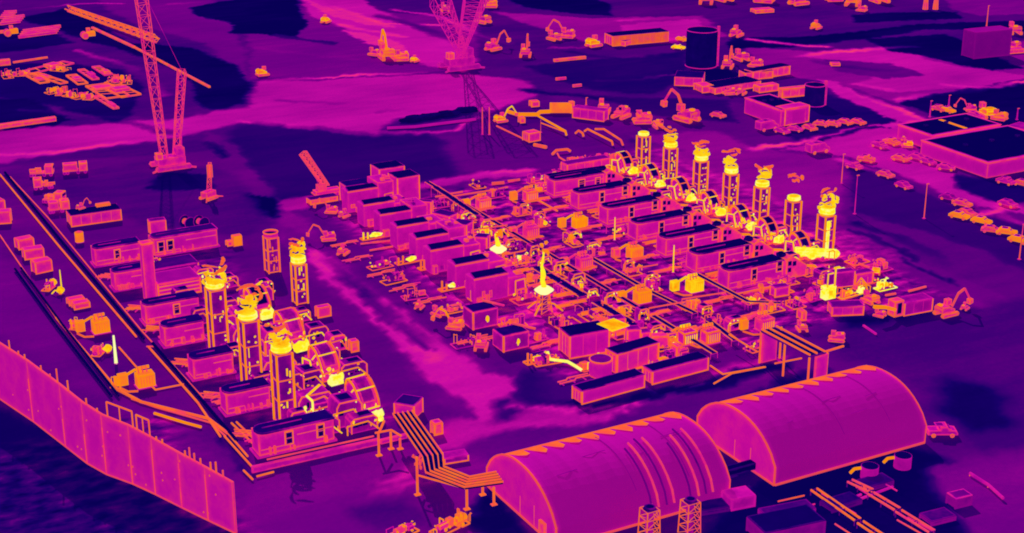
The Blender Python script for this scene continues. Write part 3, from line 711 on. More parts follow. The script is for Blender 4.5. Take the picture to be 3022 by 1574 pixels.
for i, (pts, lb) in enumerate([([Vector((67.7,386,0)),Vector((67.6,330,0)),Vector((67.8,266,0))], 'cold navy trench pipe beside the long orange pipe'),
   ([Vector((55.0,315,0)),Vector((55.2,280,0)),Vector((55.9,244,0))], 'outer cold navy pipe of the pair along the far left edge'),
   ([Vector((56.2,315,0)),Vector((56.3,280,0)),Vector((57.0,243.6,0))], 'inner cold navy pipe of the pair along the far left edge'),
   ([Vector((68.6,263,0)),Vector((68.8,237,0)),Vector((68.9,218,0))], 'cold navy pipe beside the orange pipe at the nearest left stacks')]):
    pipe_run('cold_pipe', lb, 'pipe', [Vector((p.x,p.y,.5)) for p in pts], .30 if i in (0,3) else .24, MT(.0,.3,.1,.02), n=10)
for i, (x0,y0,x1,y1) in enumerate([(280,270,500,700-220),(330,260,505,430),(210,400,480,700),(240,365,440,600),(400,740,490,830),(530,800,700,755)]):
    lb = ['left of a pair of short pipes at the front left pad corner','right of a pair of short pipes at the front left pad corner','outermost parallel pipe leading to the front left pad corner','second parallel pipe leading to the front left pad corner','loose short pipe lying outside the pad corner','short white-hot tipped pipe lying below the long concrete edge'][i]
    a = g('N',x0,y0); b = g('N',x1,y1); pipe_run('short_pipe', lb, 'pipe', [Vector((a.x,a.y,.35)),Vector((b.x,b.y,.35))], .17, FRAME)
# transformers along the far left
transformer('orange transformer on the far left, beside the slim post', (62.0, 274.0, 0), 'transformers on the far left', ORNG, ORNG, 1, .0)
transformer('orange-rimmed transformer in the lower left corner of the far left yard', (62.4, 246.4, 0), 'transformers on the far left', ORNG, ORNG, 2, .0)
for (k,x0,y0,x1,y1,yt,lb) in [('E',190,970,340,940,880,'smallest top box of the three stacked pink units on the far left'),('E',250,1070,440,1040,980,'middle one of the three pink units on the far left'),
  ('E',360,1210,520,1175,1100,'lowest one of the three pink units on the far left, above the slim post'),('E',-30,715,112,705,600,'pink unit cut by the left frame edge below the road'),('E',-60,600,55,575,500,'upper pink unit at the left frame edge')]:
    contT(k,x0,y0,x1,y1,yt,2.4,'chiller_unit',lb,'chiller',wall=PINK,roof=PINK,group='pink units on the far left',ribs=True,doors=False)
for i,(x,y) in enumerate(((690,350),(740,390))):
    p = g('K',x,y); container('ribbed_chest', ['upper','lower'][i]+' flat ribbed chest above the upper left transformer', 'chest', p, .05, 3.0, 1.8, 1.1, wall=PINK, roof=PINK)
mast('K',1150,920,640,'thick white-hot mast standing between the two far left transformers',.26,WHITE,head=False)
mast('K',612,190,-10,'slim orange mast above the upper far left transformer',.14,HOT,head=False)
for (x,y,lb) in ((530,150,'yellow round valve pod left of the slim orange mast'),(600,230,'yellow valve pod at the foot of the slim orange mast'),(1070,810,'orange valve pod left of the thick white mast')):
    p = g('K',x,y); t = thing('valve_pod', lb, 'valve pod', p, 0, 'glowing valve pods'); MB().blob((0,0,.9),.8,.7,.7,.15,9,6).build('shell', HOT, t); MB().cyl((0,0,0),(0,0,.5),.3,.3,8).build('stand', WARM, t); MB().tube([(0,0,.9),(-1,.2,.9),(-1.6,.5,.2)],.14,6).build('hose', HOT, t)
for (x,y,lb) in ((980,820,'pump frame left of the thick white mast'),(480,180,'pump frame beside the yellow pod of the upper left yard'),(760,560,'pump frame in front of the upper left transformer'),(1170,1130,'pump frame in front of the lower left transformer')):
    skid(lb, g('K',x,y), int(x), [WARM,PURP,PINK,ORNG], 3.0, 1.6, .9)

# ------------------------------------------------------------------ noise wall in the foreground
pts = [g('O',-150,110), g('O',0,215), g('O',290,410), g('O',560,620), g('O',740,760), g('O',900,850), g('O',1120,930), g('O',1310,1018), g('O',1530,1128), g('O',1750,1235), g('O',1975,1342)]
tops = [11.2, 11.1, 11., 10.9, 10.6, 10.2, 9.9, 9.5, 9.1, 8.7, 8.2]
t = thing('noise_wall', 'long magenta panel wall curving across the lower left corner', 'wall', pts[-1])
for i in range(len(pts)-1):
    a, b = pts[i]-pts[-1], pts[i+1]-pts[-1]; ha, hb = tops[i], tops[i+1]
    d = (b-a).normalized(); nn = Vector((-d.y, d.x, 0))*.2; o = Vector((0,0,.01))
    mb = MB(); vs = [a-nn, b-nn, b+nn, a+nn, a-nn+Vector((0,0,ha)), b-nn+Vector((0,0,hb)), b+nn+Vector((0,0,hb)), a+nn+Vector((0,0,ha))]
    mb.add(vs, [(3,2,1,0),(4,5,6,7),(0,1,5,4),(1,2,6,5),(2,3,7,6),(3,0,4,7)]); mb.build('panel', MT(.625,.74,.16,.02), t)
rd = random.Random(5); s = MB(); cap = MB(); bolts = MB()
for i in range(len(pts)-1):
    a, b = pts[i]-pts[-1], pts[i+1]-pts[-1]; d = (b-a).normalized(); fr = Vector((d.y,-d.x,0))
    if fr.y > 0: fr = -fr
    q = a+fr*.28; h_ = tops[i]*rd.uniform(.35, 1.); s.rail([q+Vector((0,0,.1)), q+Vector((0,0,h_))], .09, .09)
    cap.rail([a+Vector((0,0,tops[i])), b+Vector((0,0,tops[i+1]))], .16, .10)
    cap.rail([a+Vector((0,0,.1))+fr*.2, b+Vector((0,0,.1))+fr*.2], .22, .22)
    for k in range(3): 
        c = a.lerp(b, rd.random())+fr*.22; bolts.blob((c.x, c.y, rd.uniform(1, 8)), .14, .14, .16, .2, 6, 4)
s.build('vertical_seam', PINK, t); cap.build('top_and_foot_trim', MT(.71,.75,.2,.04), t); bolts.build('wall_fixing', PINK, t)
def on_wall(X):
    """point on the wall top whose view lies at survey column X"""
    for (a, ha), (b, hb) in zip(zip(pts, tops), zip(pts[1:], tops[1:])):
        for j in range(40):
            q = a.lerp(b, j/40); q = Vector((q.x, q.y, ha+(hb-ha)*j/40))
            v = (q.x, q.y, q.z-H); f = sum(v[i]*FW[i] for i in range(3)); sx_ = CX+FO*sum(v[i]*RT[i] for i in range(3))/f
            if sx_ >= X: return q
    return Vector((pts[-1].x, pts[-1].y, tops[-1]))
NTH = ['first','second','third','fourth','fifth','sixth','seventh','eighth','ninth','tenth','eleventh','twelfth','thirteenth','fourteenth','fifteenth','sixteenth','seventeenth','last']
cols = [(28,1.4),(53,.5),(73,.6),(119,.7),(147,.4),(170,2.2),(200,1.6),(254,.9),(286,.4),(461,.4),(478,.5),(545,.7),(560,1.6),(574,1.1),(592,.8),(621,1.1),(638,1.6),(657,.9)]
for i,(X_,h_) in enumerate(cols):
    q = on_wall(X_); tag(MB().box(q.x, q.y, q.z-.3, .22, .22, .4+h_).build('wall_post', WARM), NTH[i]+' short post from the left on top of the noise wall', 'post', 'posts on the noise wall')
for i,(X0,X1) in enumerate([(316,392),(404,442)]):
    P0 = on_wall(X0); P1 = on_wall(X1); v = P1-P0; tt = thing('access_frame', ['wide','narrow'][i]+' open orange access frame standing on the noise wall', 'frame', P0, 0, 'access frames on the noise wall')
    MB().rail([(0,0,-.2),(0,0,2.4),tuple(v+Vector((0,0,2.6))),tuple(v+Vector((0,0,-.2)))], .2,.2).build('portal', FRAME, tt)
    MB().rail([tuple(v*.5+Vector((0,0,-.2))),tuple(v*.5+Vector((0,0,2.5)))], .16,.16).build('mid_post', FRAME, tt)

# ------------------------------------------------------------------ left rear yard vehicles, containers
contT('E',710,742,1205,672,632,4.5,'long_container','long pink container with dark striped roof in the left rear yard','container',wall=PINK,roof=COLD,h=2.6)
tk = [('E',300,235,535,225,'flat trailer nearest the far left corner of the rear yard',0.05),('E',620,215,870,195,'trailer lorry alone beside the magenta road in the rear yard',0.1),('E',345,365,520,350,'short lorry behind the trailer in the left rear yard',-.2),
      ('E',440,490,640,500,'flatbed with clutter right of the trench',.0),('E',480,600,690,575,'lorry with pink box left of the long container',.1)]
for k,x0,y0,x1,y1,lb,r_ in tk:
    a, b = g(k,x0,y0), g(k,x1,y1); c = (a+b)/2; truck(lb, c, math.atan2(b.y-a.y,b.x-a.x)+(PI if r_<0 else 0), max(4.5,(b-a).length), group='lorries in the left rear yard', m=WARM, box_m=PINK if 'pink' in lb or 'alone' in lb else None)
excavator('small digger resting on the dark roof of the long container', g('E',800,560,2.75), .4, WARM, .42)
p = g('E',960,545,2.75); container('roof_unit','small orange unit on the dark roof of the long container','roof unit',p,0,3,1,.5,wall=WARM,roof=WARM,doors=False)
p = g('E',790,890); t = thing('hot_tank','round orange tank alone left of the farthest left enclosure','tank',p); MB().cyl((0,0,.2),(0,0,2.3),.95,.95,16).build('shell',ORNG,t); MB().cyl((0,0,2.3),(0,0,2.55),.95,.4,16).build('domed_top',WARM,t); MB().box(0,0,0,1.6,1.6,.2).build('base',DIM,t)
p = g('E',1370,870); tag(MB().prism([(-.8,0),(.8,0),(0,1.8)],-.3,.3,'xz').build('a_frame',WARM),'tiny triangular stand behind the farthest left enclosure','stand')
contT('E',1490,820,1650,800,690,2.0,'pink_crate','pink open crate beside the trailer row behind the left block','crate',wall=PINK,roof=PURP)
for i,x in enumerate((180,320)):
    p = g('F',x,850); t = thing('cable_reel',['left','right'][i]+' of two cable reels behind the back row enclosure','cable reel',p,.3); MB().cyl((0,-1,1.4),(0,1,1.4),.7,.7,14).build('drum',WARM,t)
    for s_ in (-1,1): MB().cyl((0,s_,1.4),(0,s_*1.15,1.4),1.4,1.4,16).build('flange',COLDR,t)
for i,(x,y,h_,lb) in enumerate([(640,1035,2.2,'orange cabinet right of the back row enclosure'),(578,1035,1.0,'small pale cabinet beside the orange one')]):
    a = g('F',x,y); container('cabinet',lb,'cabinet',a,0,1.8-.8*i,1.2,h_,wall=ORNG if i==0 else PINK,roof=WARM,ribs=False)
for (k,x,y,lb,m) in [('M',1340,270,'magenta skid box with orange rim right of the left block',PINK),('M',1670,610,'small upright orange box beside the central road, upper one',WARM),('U',265,290,'small upright orange box beside the central road, lower one',WARM)]:
    p = g(k,x,y); c = container('equipment_box',lb,'box',p,0,(2.6 if k=='M' and x<1500 else 1.4),1.4,2.0,wall=m,roof=MT(.6,.8,.3,.04),ribs=False,doors=True)
# rigs
def small_rig(label, p, s, rz):
    t = thing('drilling_rig', label, 'drilling rig', p, rz); t.scale=(s,)*3
    MB().box(0,0,.6,3.4,2.0,1.4).build('body',PINK,t); MB().lattice((.3,0,1.8),(1.2,0,9),1.1,.7,.12,6).build('mast',WALL,t)
    MB().box(1.2,.2,5.2,1.0,1.0,3.2).build('drill_head',WARM,t)
    for a,b in ((-3,-2),(3,-2),(2.6,2)): MB().tube([(0,0,.8),(a,b,.2)],.2,6).build('outrigger',PINK,t)
    for y in (-1.2,1.2): MB().prism([(-1.8,0),(-2,.4),(-1.8,.7),(1.8,.7),(2,.4),(1.8,0)],y-.3,y+.3,'xz').build('track',WARM,t)
    return t
small_rig('pink drilling rig standing alone right of the tall lattice crane', g('F',390,560), .95, .5)
def mobile_crane(label, p, tip, s, m=None):
    t = thing('mobile_crane', label, 'crane', p); m = m or PINK
    MB().box(0,0,.7,7*s,2.4*s,1.1*s).build('carrier',WALL,t); MB().box(-1.5*s,0,1.9*s,2.2*s,2.2*s,1.4*s).build('cab',m,t)
    MB().lattice((0,0,2.4*s),tuple(tip-p),1.3*s,1.6*s,.22*s,9).build('boom',m,t)
    MB().tube([tuple((tip-p)*.5+Vector((0,0,0))),(-1.9*s,0,1.5)],.06,4).build('stay_cable',DIM,t)
    for a in (-3,3):
        MB().rail([(a*s,-3.2*s,.4),(a*s,3.2*s,.4)],.4*s,.3*s).build('outrigger',m,t)
    for a in (-2.5,-1.2,1.2,2.5): MB().cyl((a*s,-1.3*s,.5*s),(a*s,-1.0*s,.5*s),.5*s,.5*s,10).build('wheel',DIM,t)
    return t
p = g('F',1560,530); mobile_crane('mobile crane with raised red boom behind the central buildings', p, g('F',1320,105,9.5), .9, MT(.69,.75,.2,.03))
contT('F',1400,625,1665,580,560,2.2,'low_trailer','low empty trailer in front of the mobile crane','trailer',wall=WARM,roof=INDI,h=1.2)

# tall lattice cranes
def crawler(label, p, tip, p2, tip2, s, m, w_, pods):
    t = thing('lattice_crane', label, 'crawler crane', p)
    MB().box(0,0,1.0*s,7*s,3.6*s,2.0*s).build('machine_house',m,t); MB().box(-3.2*s,-1.5*s,3.0*s,1.6*s,1.6*s,1.6*s).build('cab',WARM,t)
    MB().box(2.6*s,.5,3.0*s,2*s,3.2*s,2.0*s).build('counterweight',m,t)
    for y in (-1,1): MB().prism([(-4.2*s,.1),(-4.6*s,.7*s),(-4.2*s,1.3*s),(4.2*s,1.3*s),(4.6*s,.7*s),(4.2*s,.1)],y*2.8*s-.5*s,y*2.8*s+.5*s,'xz').build('track',m,t)
    sd_=(RT[0],RT[1],0)
    MB().lattice((p2[0],p2[1],2.5*s),tuple(tip-p),w_[0],w_[1],w_[4],16,sd_).build('boom',m,t)
    MB().lattice((1.8*s,.6,2.5*s),tuple(tip2-p),w_[2],w_[3],w_[4],9,sd_).build('back_mast',m,t)
    MB().tube([tuple(tip2-p),(3.4*s,1,2.5*s)],.09,4).tube([tuple(tip2-p),tuple((tip-p)*.92)],.06,4).build('stay_cable',DIM,t)
    for a in (-1,1): MB().tube([(0,0,.8),(a*5.5*s,-3.6*s,.3)],.3*s,6).build('outrigger',m,t)
    return t
CRM = MT(.63,.735,.2,.07)
p = g('E',1690,150); tp = g('A',1085,-250,47); crawler('tall orange-pink lattice crane rising out of the top left of the view', p, tp, (-1.4,0), g('A',1440,560,21), 1.0, CRM, (1.6,3.0,1.5,1.9,.14), 0)
p = g('B',1650,540); crawler('magenta lattice crane with V-shaped masts at the top centre', p, g('B',1785,-60,33), (0,0), g('B',1490,-20,32), 1.25, MT(.575,.66,.3,.06), (1.5,6.0,2.2,5.0,.17), 0)
for i,(k,x0,y0,x1,y1,r,lb) in enumerate([('A',730,220,1065,375,.42,'upper half of the long orange boom lying across the dark ground'),('A',1065,375,1660,690,.34,'lower half of the long orange boom lying across the dark ground'),
   ('A',-60,1010,440,940,.75,'thick orange pipe at the left frame edge below the scrap pile'),('A',105,495,375,455,.35,'short pink beam above the scrap pile'),('A',-30,500,80,490,1.1,'fat pink pipe stub at the left frame edge'),
   ('A',-20,255,45,250,.6,'orange beam end at the upper left frame edge'),('C',415,480,665,455,.55,'pale orange beam lying alone near the top centre'),('D',1480,960,1685,1030,.6,'bright orange beam on the near dark roof at right')]):
    z = 3.6 if k=='D' else r
    a, b = g(k,x0,y0,z), g(k,x1,y1,z); a.z = b.z = z; tag(MB().rail([a,b],r*2,r*1.6).build('steel_beam', ORNG if 'bright' in lb else WARM), lb, 'beam')
t = thing('boom_section','long lattice boom section lying on the ground under the tall crane','crane boom',g('A',540,95)); q=g('A',1230,340)-g('A',540,95)
MB().lattice((0,0,1.2),(q.x,q.y,1.2),1.6,2.2,.28,14).build('lattice',WARM,t); mm_=MB(); [mm_.box(q.x*k/7,q.y*k/7,0,.5,1.8,.6) for k in range(8)]; mm_.build('timber_blocks',PINK,t)
rd = random.Random(9)
def pile(label, k, spots, rz0, m, name='steel_section', group='steel sections laid out in the scrap yard'):
    for i,(x,y,L,W,r) in enumerate(spots):
        c = g(k,x,y); t = thing(name, label[i] if isinstance(label,list) else label, 'steel frame', c, r, group)
        MB().rail([(-L/2,-W/2,.4),(L/2,-W/2,.4),(L/2,W/2,.4),(-L/2,W/2,.4),(-L/2,-W/2,.4)],.35,.5).build('frame',m[i%len(m)],t)
        b = MB(); [b.rail([(-L/2+L*j/5,-W/2,.5),(-L/2+L*(j+.6)/5,W/2,.5)],.22,.22) for j in range(1,5)]; b.build('crossbars',m[(i+1)%len(m)],t)
        MB().box(rd.uniform(-L*.3,L*.3),0,.3,L*.25,W*.8,rd.uniform(.5,1.4)).build('deck_plate',m[(i+1)%len(m)],t)
AY = 0.0
pile(['oval steel section left of the big deck frame','long slanting steel section above the big deck frame','short orange steel section top right of the scrap yard','big pink deck frame with orange foot','second pink deck frame behind the big one','long thin steel section below the big deck frame',
      'wide warped steel truss at the top left of the scrap yard','slanting pink truss leg in the scrap yard','faint steel truss at the left of the scrap yard'],'A',
     [(610,640,13,3,1.9-.3),(700,600,15,2,1.62),(810,570,13,2.4,1.62),(850,730,18,7,1.65),(960,730,15,6,1.7),(840,820,17,1.6,1.65),(380,545,17,5,.5),(390,630,18,2.4,1.85),(290,630,14,3,1.7)],0,[WARM,PINK,CRM,WARM])
for i,(x,y) in enumerate([(60,612),(140,600),(210,590),(470,560),(490,745),(570,765),(640,775),(720,780),(900,660),(940,640),(1005,658),(430,735)]):
    skid(['leftmost','second','third','fourth','fifth','sixth','seventh','eighth','ninth','tenth','eleventh','twelfth'][i]+' heap of scrap in the string around the scrap yard', g('A',x,y), 300+i, [WARM,CRM,PINK,ORNG], 5, 3, rd.uniform(0,3), 'scrap heaps', 'scrap_heap','scrap heap')
for i,(x0,y0,x1,y1) in enumerate([(150,310,450,270),(0,205,160,185),(0,155,100,150)]):
    a=g('A',x0,y0); b=g('A',x1,y1); t=thing('pipe_bundle',['nearest','middle','farthest'][i]+' magenta bundle of long pipes at the upper left edge','pipe bundle',a,0,'pipe bundles'); v=b-a
    for j in range(4): MB().rail([(j*1.2,j*3.2,.7),(v.x+j*1.2,v.y+j*3.2,.7)],1.0,1.0).build('pipe',WALL,t)
for i,(k,x,y,lb) in enumerate([('A',700,305,'round orange machine alone on the dark ground, left of the tall crane'),('A',90,285,'round orange machine beside the nearest pipe bundle')]):
    p=g(k,x,y); t=thing('compactor',lb,'road roller',p); MB().cyl((-1.2,-1.3,1.2),(-1.2,1.3,1.2),1.2,1.2,14).build('drum',WARM,t); MB().box(1,0,.8,2.6,2.0,1.6).build('engine',ORNG,t); MB().box(.2,0,2.4,1.2,1.4,1.2).build('cab',WARM,t)
# ------------------------------------------------------------------ RIGHT BLOCK: seven units
GR = 'turbine enclosures of the right block'; GRS = 'hot exhaust stacks of the right block'; GRD = 'hot arched ducts of the right block'
UY = [235.4, 246.4, 257.6, 268.8, 280.9, 293.5, 304.6]
OF = ['nearest', 'second nearest', 'third nearest', 'middle', 'third farthest', 'second farthest', 'farthest']
for i, y in enumerate(UY):
    lv = [(6.3, 1.0, 1.0, 2.2), (12.6, 1.1, 1.8, 2.0)] if i not in (6,) else [(7.5, 1.4, 1.2, 1.8), (12, 1, 1.2, 1.6)]
    enclosure(OF[i]+' of seven long navy-roofed enclosures in the right block', (177.4, y, 0), 13.6, 3.7, 4.0, lv, MT(.01,.79,.20,.04), GR, MT(.61,.78,.26,.04), 100+i)
    # dark twin inlet head at the right end of each enclosure
    t = thing('inlet_hood', OF[i]+' orange inlet hood with dark openings at the end of a long enclosure', 'inlet hood', (193.6, y+.8, 0), 0, 'inlet hoods of the right block')
    MB().prism([(-2.1,0),(-2.1,4.2),(-.8,4.8),(1.6,3.4),(3.2,2.2),(3.2,0)], -1.3, 1.6, 'xz').build('hood', WARM, t)
    for xx, zz in ((-1.4, 2.9), (-.2, 2.7), (-1.4, 1.5)): MB().box(xx, -1.38, zz, .85, .1, .95).build('opening', BLACK, t)
    MB().blob((-2.2, .6, 4.9), 1.1, 1.0, .6, .12, 9, 5).build('dark_cowl', MT(0,.2,.2,.01), t)
    MB().rail([(3.2,-1,2.0),(5.4,-1,1.6),(6.5,-1,.3)], .5, .4).build('hot_outlet', ORNG, t)
sx = 209.0
SY = [244.3, 255.4, 266.7, 278.3, 290.2, 303., 315.]
for i, y in enumerate(SY):
    stack(OF[i]+' of the seven glowing stacks at the right edge of the right block', (sx, y, 0), 2.6 if i == 0 else 2.4, 8.4, (1.75,1.5,1.6,1.6,1.65,1.65,1.4)[i], (1.6,1.0,1.25,1.3,1.3,1.3,.9)[i], GRS, 130+i, extra_hot=(i == 0), plume=i not in (1, 6), rz=0)
    if i in (1, 6): gas(0, 1.6, 1.5, 5, random.Random(i)).build('pale_exhaust_wisp', WARM, None).location = (sx, y, 12.3); o = COL.objects[-1]; tag(o, ['second nearest','farthest'][i == 6]+' right block stack has this torn pale gas wisp overhead', 'gas wisp')
    yd = y-1.0+(1.4 if i < 2 else 0)
    hot_duct(OF[i]+' of the arched ducts standing before the right block stacks', (203.6, yd+1.2, 0), .82, GRD, 150+i, COLD if i in (1, 6) else MT(.10,.6,.3,.05), 2.6, base=False)
    t = thing('burner_box', OF[i]+' glowing yellow burner box at the foot of the right block ducts', 'burner', (203.9, yd-2.6, 0), 0, 'glowing burner boxes of the right block')
    b = MB(); b.blob((0, 0, .9), 1.35, .8, .95, .25, 9, 6); b.box(.3, 0, 0, 2.0, 1.0, .7); b.build('glowing_shell', VHOT, t)
    if i == 0:
        b = MB(); b.tube([(-2.6, 2.4, 1.4), (0, .8, 1.3), (4.4, -2.2, 1.1)], 1.0, 9); b.blob((4.2,-2.,1.1), 1.3, 1.0, 1.0, .12, 9, 6); b.build('glowing_duct', VHOT, t)
    MB().box(0, .2, 0, 2.6, 1.5, .3).build('base_frame', WARM, t)
    skid(OF[i]+' tangle of hot pipes between enclosures and arched ducts in the right block', (199.4, y+.5, 0), 170+i, [WARM, HOT, ORNG, PURP, HOT], 5.4, 4.6, group='hot pipe tangles of the right block')
    skid(OF[i]+' cluster of hot valves behind the arched ducts beside the right block stacks', (207.0, y-3.2, 0), 190+i, [PURP, WARM, ORNG, HOT], 4.4, 3, group='valve clusters beside the right block stacks')
stack_b = thing('glowing_chimney_box', 'square glowing yellow box with dark core at the near right corner of the right block', 'burner', g('R', 825, 650))
MB().box(0, 0, .2, 2.6, 1.6, 2.6).build('shell', VHOT, stack_b); MB().box(0, -.83, 1.0, .9, .1, 1.0).build('core_opening', HOT, stack_b); MB().box(0, 0, 3.2, 1.6, 1.2, 2.3).build('upper_frame', PURP, stack_b)
MB().rail([(-.9,-.7,2.8),(-.9,-.7,5.6),(.4,-.7,5.6)], .2, .2).rail([(.9,-.7,2.8),(.9,-.7,6.4)], .25, .25).build('hot_pipework', HOT, stack_b)
# transformers in two columns
TY = [215.6, 238.4, 260.4, 282.9, 305.4]
PL = ['in the nearest row', 'in the second row', 'in the middle row', 'in the fourth row', 'in the farthest row']
for i, y in enumerate(TY):
    m1, m2 = [(ORNG, ORNG), (HOT, HOT), (ORNG, WARM), (MT(.83,.87,.25,.03,.95), ORNG), (WARM, ORNG)][i]
    transformer('right column transformer of the right block, glowing orange, '+PL[i], (171.4, y, 0), 'transformers of the right block', m1 if i else PINK, m2, 200+i)
    transformer('left column transformer of the right block, '+['pink with orange rim ','twin orange box ','pink with warm rim ','pink rimmed ','orange rimmed '][i]+PL[i], (159.0, y, 0), 'transformers of the right block', [MT(.62,.84,.4,.03), ORNG, MT(.61,.76,.4,.04), PINK, WARM][i], [ORNG, ORNG, WARM, WARM, ORNG][i], 220+i)
transformer('glowing yellow-green rimmed transformer with curved hose near the raised pipe deck', g('Q', 1260, 1200)+Vector((0, .8, 0)), 'transformers of the right block', MT(.6,.9,.35,.03), HOT, 240)
mast('Q', 1095, 490, 215, 'slim yellow mast over the glowing transformer in the second row', .16, HOT, head=False)
mast('Q', 515, 170, -60, 'slim orange mast over the middle row transformer', .14, HOT, head=False)
mast('H', 455, 375, 245, 'thin pink mast over the square pink crate behind the right block', .07, LINE, head=False)
# pipe racks between the transformer columns
def rack(label, pts, z, m, w_=1.2, posts=7., name='pipe_rack', n=3, deck=None):
    o = Vector((pts[0].x, pts[0].y, 0)); P = [Vector((p.x, p.y, 0))-o for p in pts]
    t = thing(name, label, 'pipe rack', o)
    for j in range(n):
        off = (j-(n-1)/2)*w_/max(1, n-1) if n > 1 else 0
        Q = []
        for i, p in enumerate(P):
            d = (P[min(i+1, len(P)-1)]-P[max(i-1, 0)]).normalized(); Q.append(p+Vector((-d.y, d.x, 0))*off+Vector((0, 0, z)))
        MB().rail(Q, .13 if j in (0, n-1) else w_*.6, .12).build('pipe', m if j in (0, n-1) else (deck or MT(.04,.3,.2,.04)), t)
    s = MB()
    for a, b in zip(P, P[1:]):
        k = max(1, int((b-a).length/posts))
        for i in range(k+1):
            c = a.lerp(b, i/k); d = (b-a).normalized(); sd_ = Vector((-d.y, d.x, 0))*(w_/2+.15)
            for q in (c+sd_, c-sd_): s.box(q.x, q.y, 0, .09, .09, z)
            s.rail([c+sd_+Vector((0,0,z-.2)), c-sd_+Vector((0,0,z-.2))], .08, .08)
    s.build('support_frame', PURP, t); return t
X = lambda x, y: Vector((x, y, 0))
rack('left long pipe rack running through the middle of the right block', [X(155.0, 327), X(155.2, 262), X(155.2, 231)], 1.2, LINE)
rack('near left pipe rack continuing past the pink boxes to the block front', [X(155.4, 229), X(155.2, 209)], 1.2, FRAME)
rack('central pipe rack between the two transformer columns', [X(161.9, 262), X(161.9, 241), X(163.2, 226.5)], 1.2, FRAME)
rack('near central pipe rack ending at the raised pipe deck', [X(163.6, 224), X(162.0, 212)], 1.2, FRAME)
rack('right pipe rack passing the enclosure ends of the right block', [X(175.0, 243), X(175.0, 225.5), X(180, 222)], 1.6, FRAME)
rack('short rack of two pipes behind the second row of transformers', [X(148.5, 262), X(148.7, 243.5)], 1.6, FRAME, 2.4)
rack('short rack of two pipes beside the tall flame', [X(149.5, 240), X(149.5, 226.5)], 1.4, FRAME, 2.2)
rack('long low double pipe at the far left rear of the central buildings', [g('G', 1090, 540), g('G', 1500, 820)], 2.5, LINE, 1.8)
for i, (a, b, lb) in enumerate([((155.2,230.3),(163.4,229.8),'near crossbar pipe linking the two long racks'),((163.4,231.2),(172.9,230.1),'crossbar pipe from central rack towards the enclosures'),((141,224),(149.6,222.5),'crossbar pipe left of the long racks, by the striped boxes'),
    ((146.5,287),(155,286.4),'crossbar pipe behind the middle row of transformers'),((163.,250),(170,249.6),'crossbar pipe between the central rack and the glowing mast')]):
    pipe_run('cross_pipe', lb, 'pipe', [Vector((*a,2.3)), Vector((*b,2.3))], .17, LINE, posts=6)
# middle-left filter houses (magenta walls, navy roof slots)
FY = [(311.4,1),(300.8,1),(293.0,1),(284.0,1),(275.4,1),(267.4,1),(257.4,1),(248.8,1)]
NM = ['farthest','second','third','fourth','fifth','sixth','seventh','eighth']
for i, (y, _) in enumerate(FY):
    y *= 1.0185
    t = thing('filter_house', NM[i]+' filter house from the back, magenta with a navy roof slot', 'filter house', (129.8+(.5,-.3,.2,0,.4,-.2,.3,0)[i], y, 0), 0, 'filter houses of the central rows')
    MB().box(3.7, 1.9, 0, 7.4, 3.8, 5.0).build('wall', MT(.595,.65,.36,.04), t)
    MB().prism([(.1,.1),(7.5,.3),(7.9,3.5),(.9,3.6)], 5.003, 5.2, 'xy').build('roof', MT(.01,.74,.2,.02), t)
    MB().rail([(-.1,-.12,5.0),(7.5,-.12,5.0)], .18, .3).build('eave', PINK, t)
    r = MB(); [r.box(1+j*1.25, -.05, .4, .12, .1, 4.0) for j in range(6)]; r.build('wall_rib', MT(.57,.6,.2,.03), t)
    MB().box(9.6, 3.4, 0, 4.0, 6.0, (6,4.2,5.6,4.4,5.8,4.6,4.2,3.8)[i]).build('side_wall', MT(.58,.76,.32,.04), t)
    rd = random.Random(i+70)
    for k in range(3): MB().box(8.2+rd.uniform(0,3), 1.5+rd.uniform(0,3), (6,4.2,5.6,4.4,5.8,4.6,4.2,3.8)[i]+.003, rd.uniform(.6,1.4), rd.uniform(.6,1.2), rd.uniform(.2,.7)).build('roof_unit', rd.choice((INDI,PINK,PURP,WARM)), t)
    for k in range(2): MB().box(rd.uniform(1,6.5), -.06, rd.uniform(.3,2), rd.uniform(.6,1.2), .1, rd.uniform(.8,1.6)).build('vent_panel', rd.choice((PURP,DIM,PINK)), t)
    MB().tube([(9,-.3,.3),(9,-.3,3.2),(11,-.4,3.4),(11.4,-.4,.3)],.14,6).build('downpipe', rd.choice((WARM,LINE,ORNG)), t)
    b = MB(); rd = random.Random(i); [b.box(rd.uniform(.5,7), -.5, .1, rd.uniform(.5,1.5), .8, rd.uniform(.6,1.9)) for _ in range(3)]; b.build('ground_cabinets', PINK, t)
container('switch_building', 'tall pink-topped magenta block at the back left of the central buildings', 'building', g('G', 540, 470), 0, 6.6, 5, 5.0, wall=WALL, roof=COLD, ribs=False, doors=False)
container('switch_building', 'magenta block with navy roof left behind the tall pink-topped block', 'building', g('G', 215, 620), 0, 11., 4, 4.4, wall=WALL, roof=COLDR, ribs=False, doors=False)
container('switch_building', 'magenta block with small dark roof right of the tall pink-topped block', 'building', g('G', 720, 620), 0, 5.6, 5, 6.4, wall=WALL, roof=COLD, ribs=False, doors=False)
for i,(x0,y0,x1,y1,yt,D,lb) in enumerate([(880,730,1050,745,580,1.2,'plain magenta wall panel with orange right edge at the back of the central buildings'),(1060,800,1230,840,700,3,'magenta box with orange corner rim before the back pipe rack'),(1250,960,1400,985,800,3,'magenta box with orange corner before the double pipe'),(1480,1100,1600,1110,940,2.4,'small magenta box with orange cap left of the small flame')]):
    contT('G',x0,y0,x1,y1,yt,D,'panel_box',lb,'box',wall=WALL,roof=MT(.25,.76,.3,.05),ribs=False,doors=False)
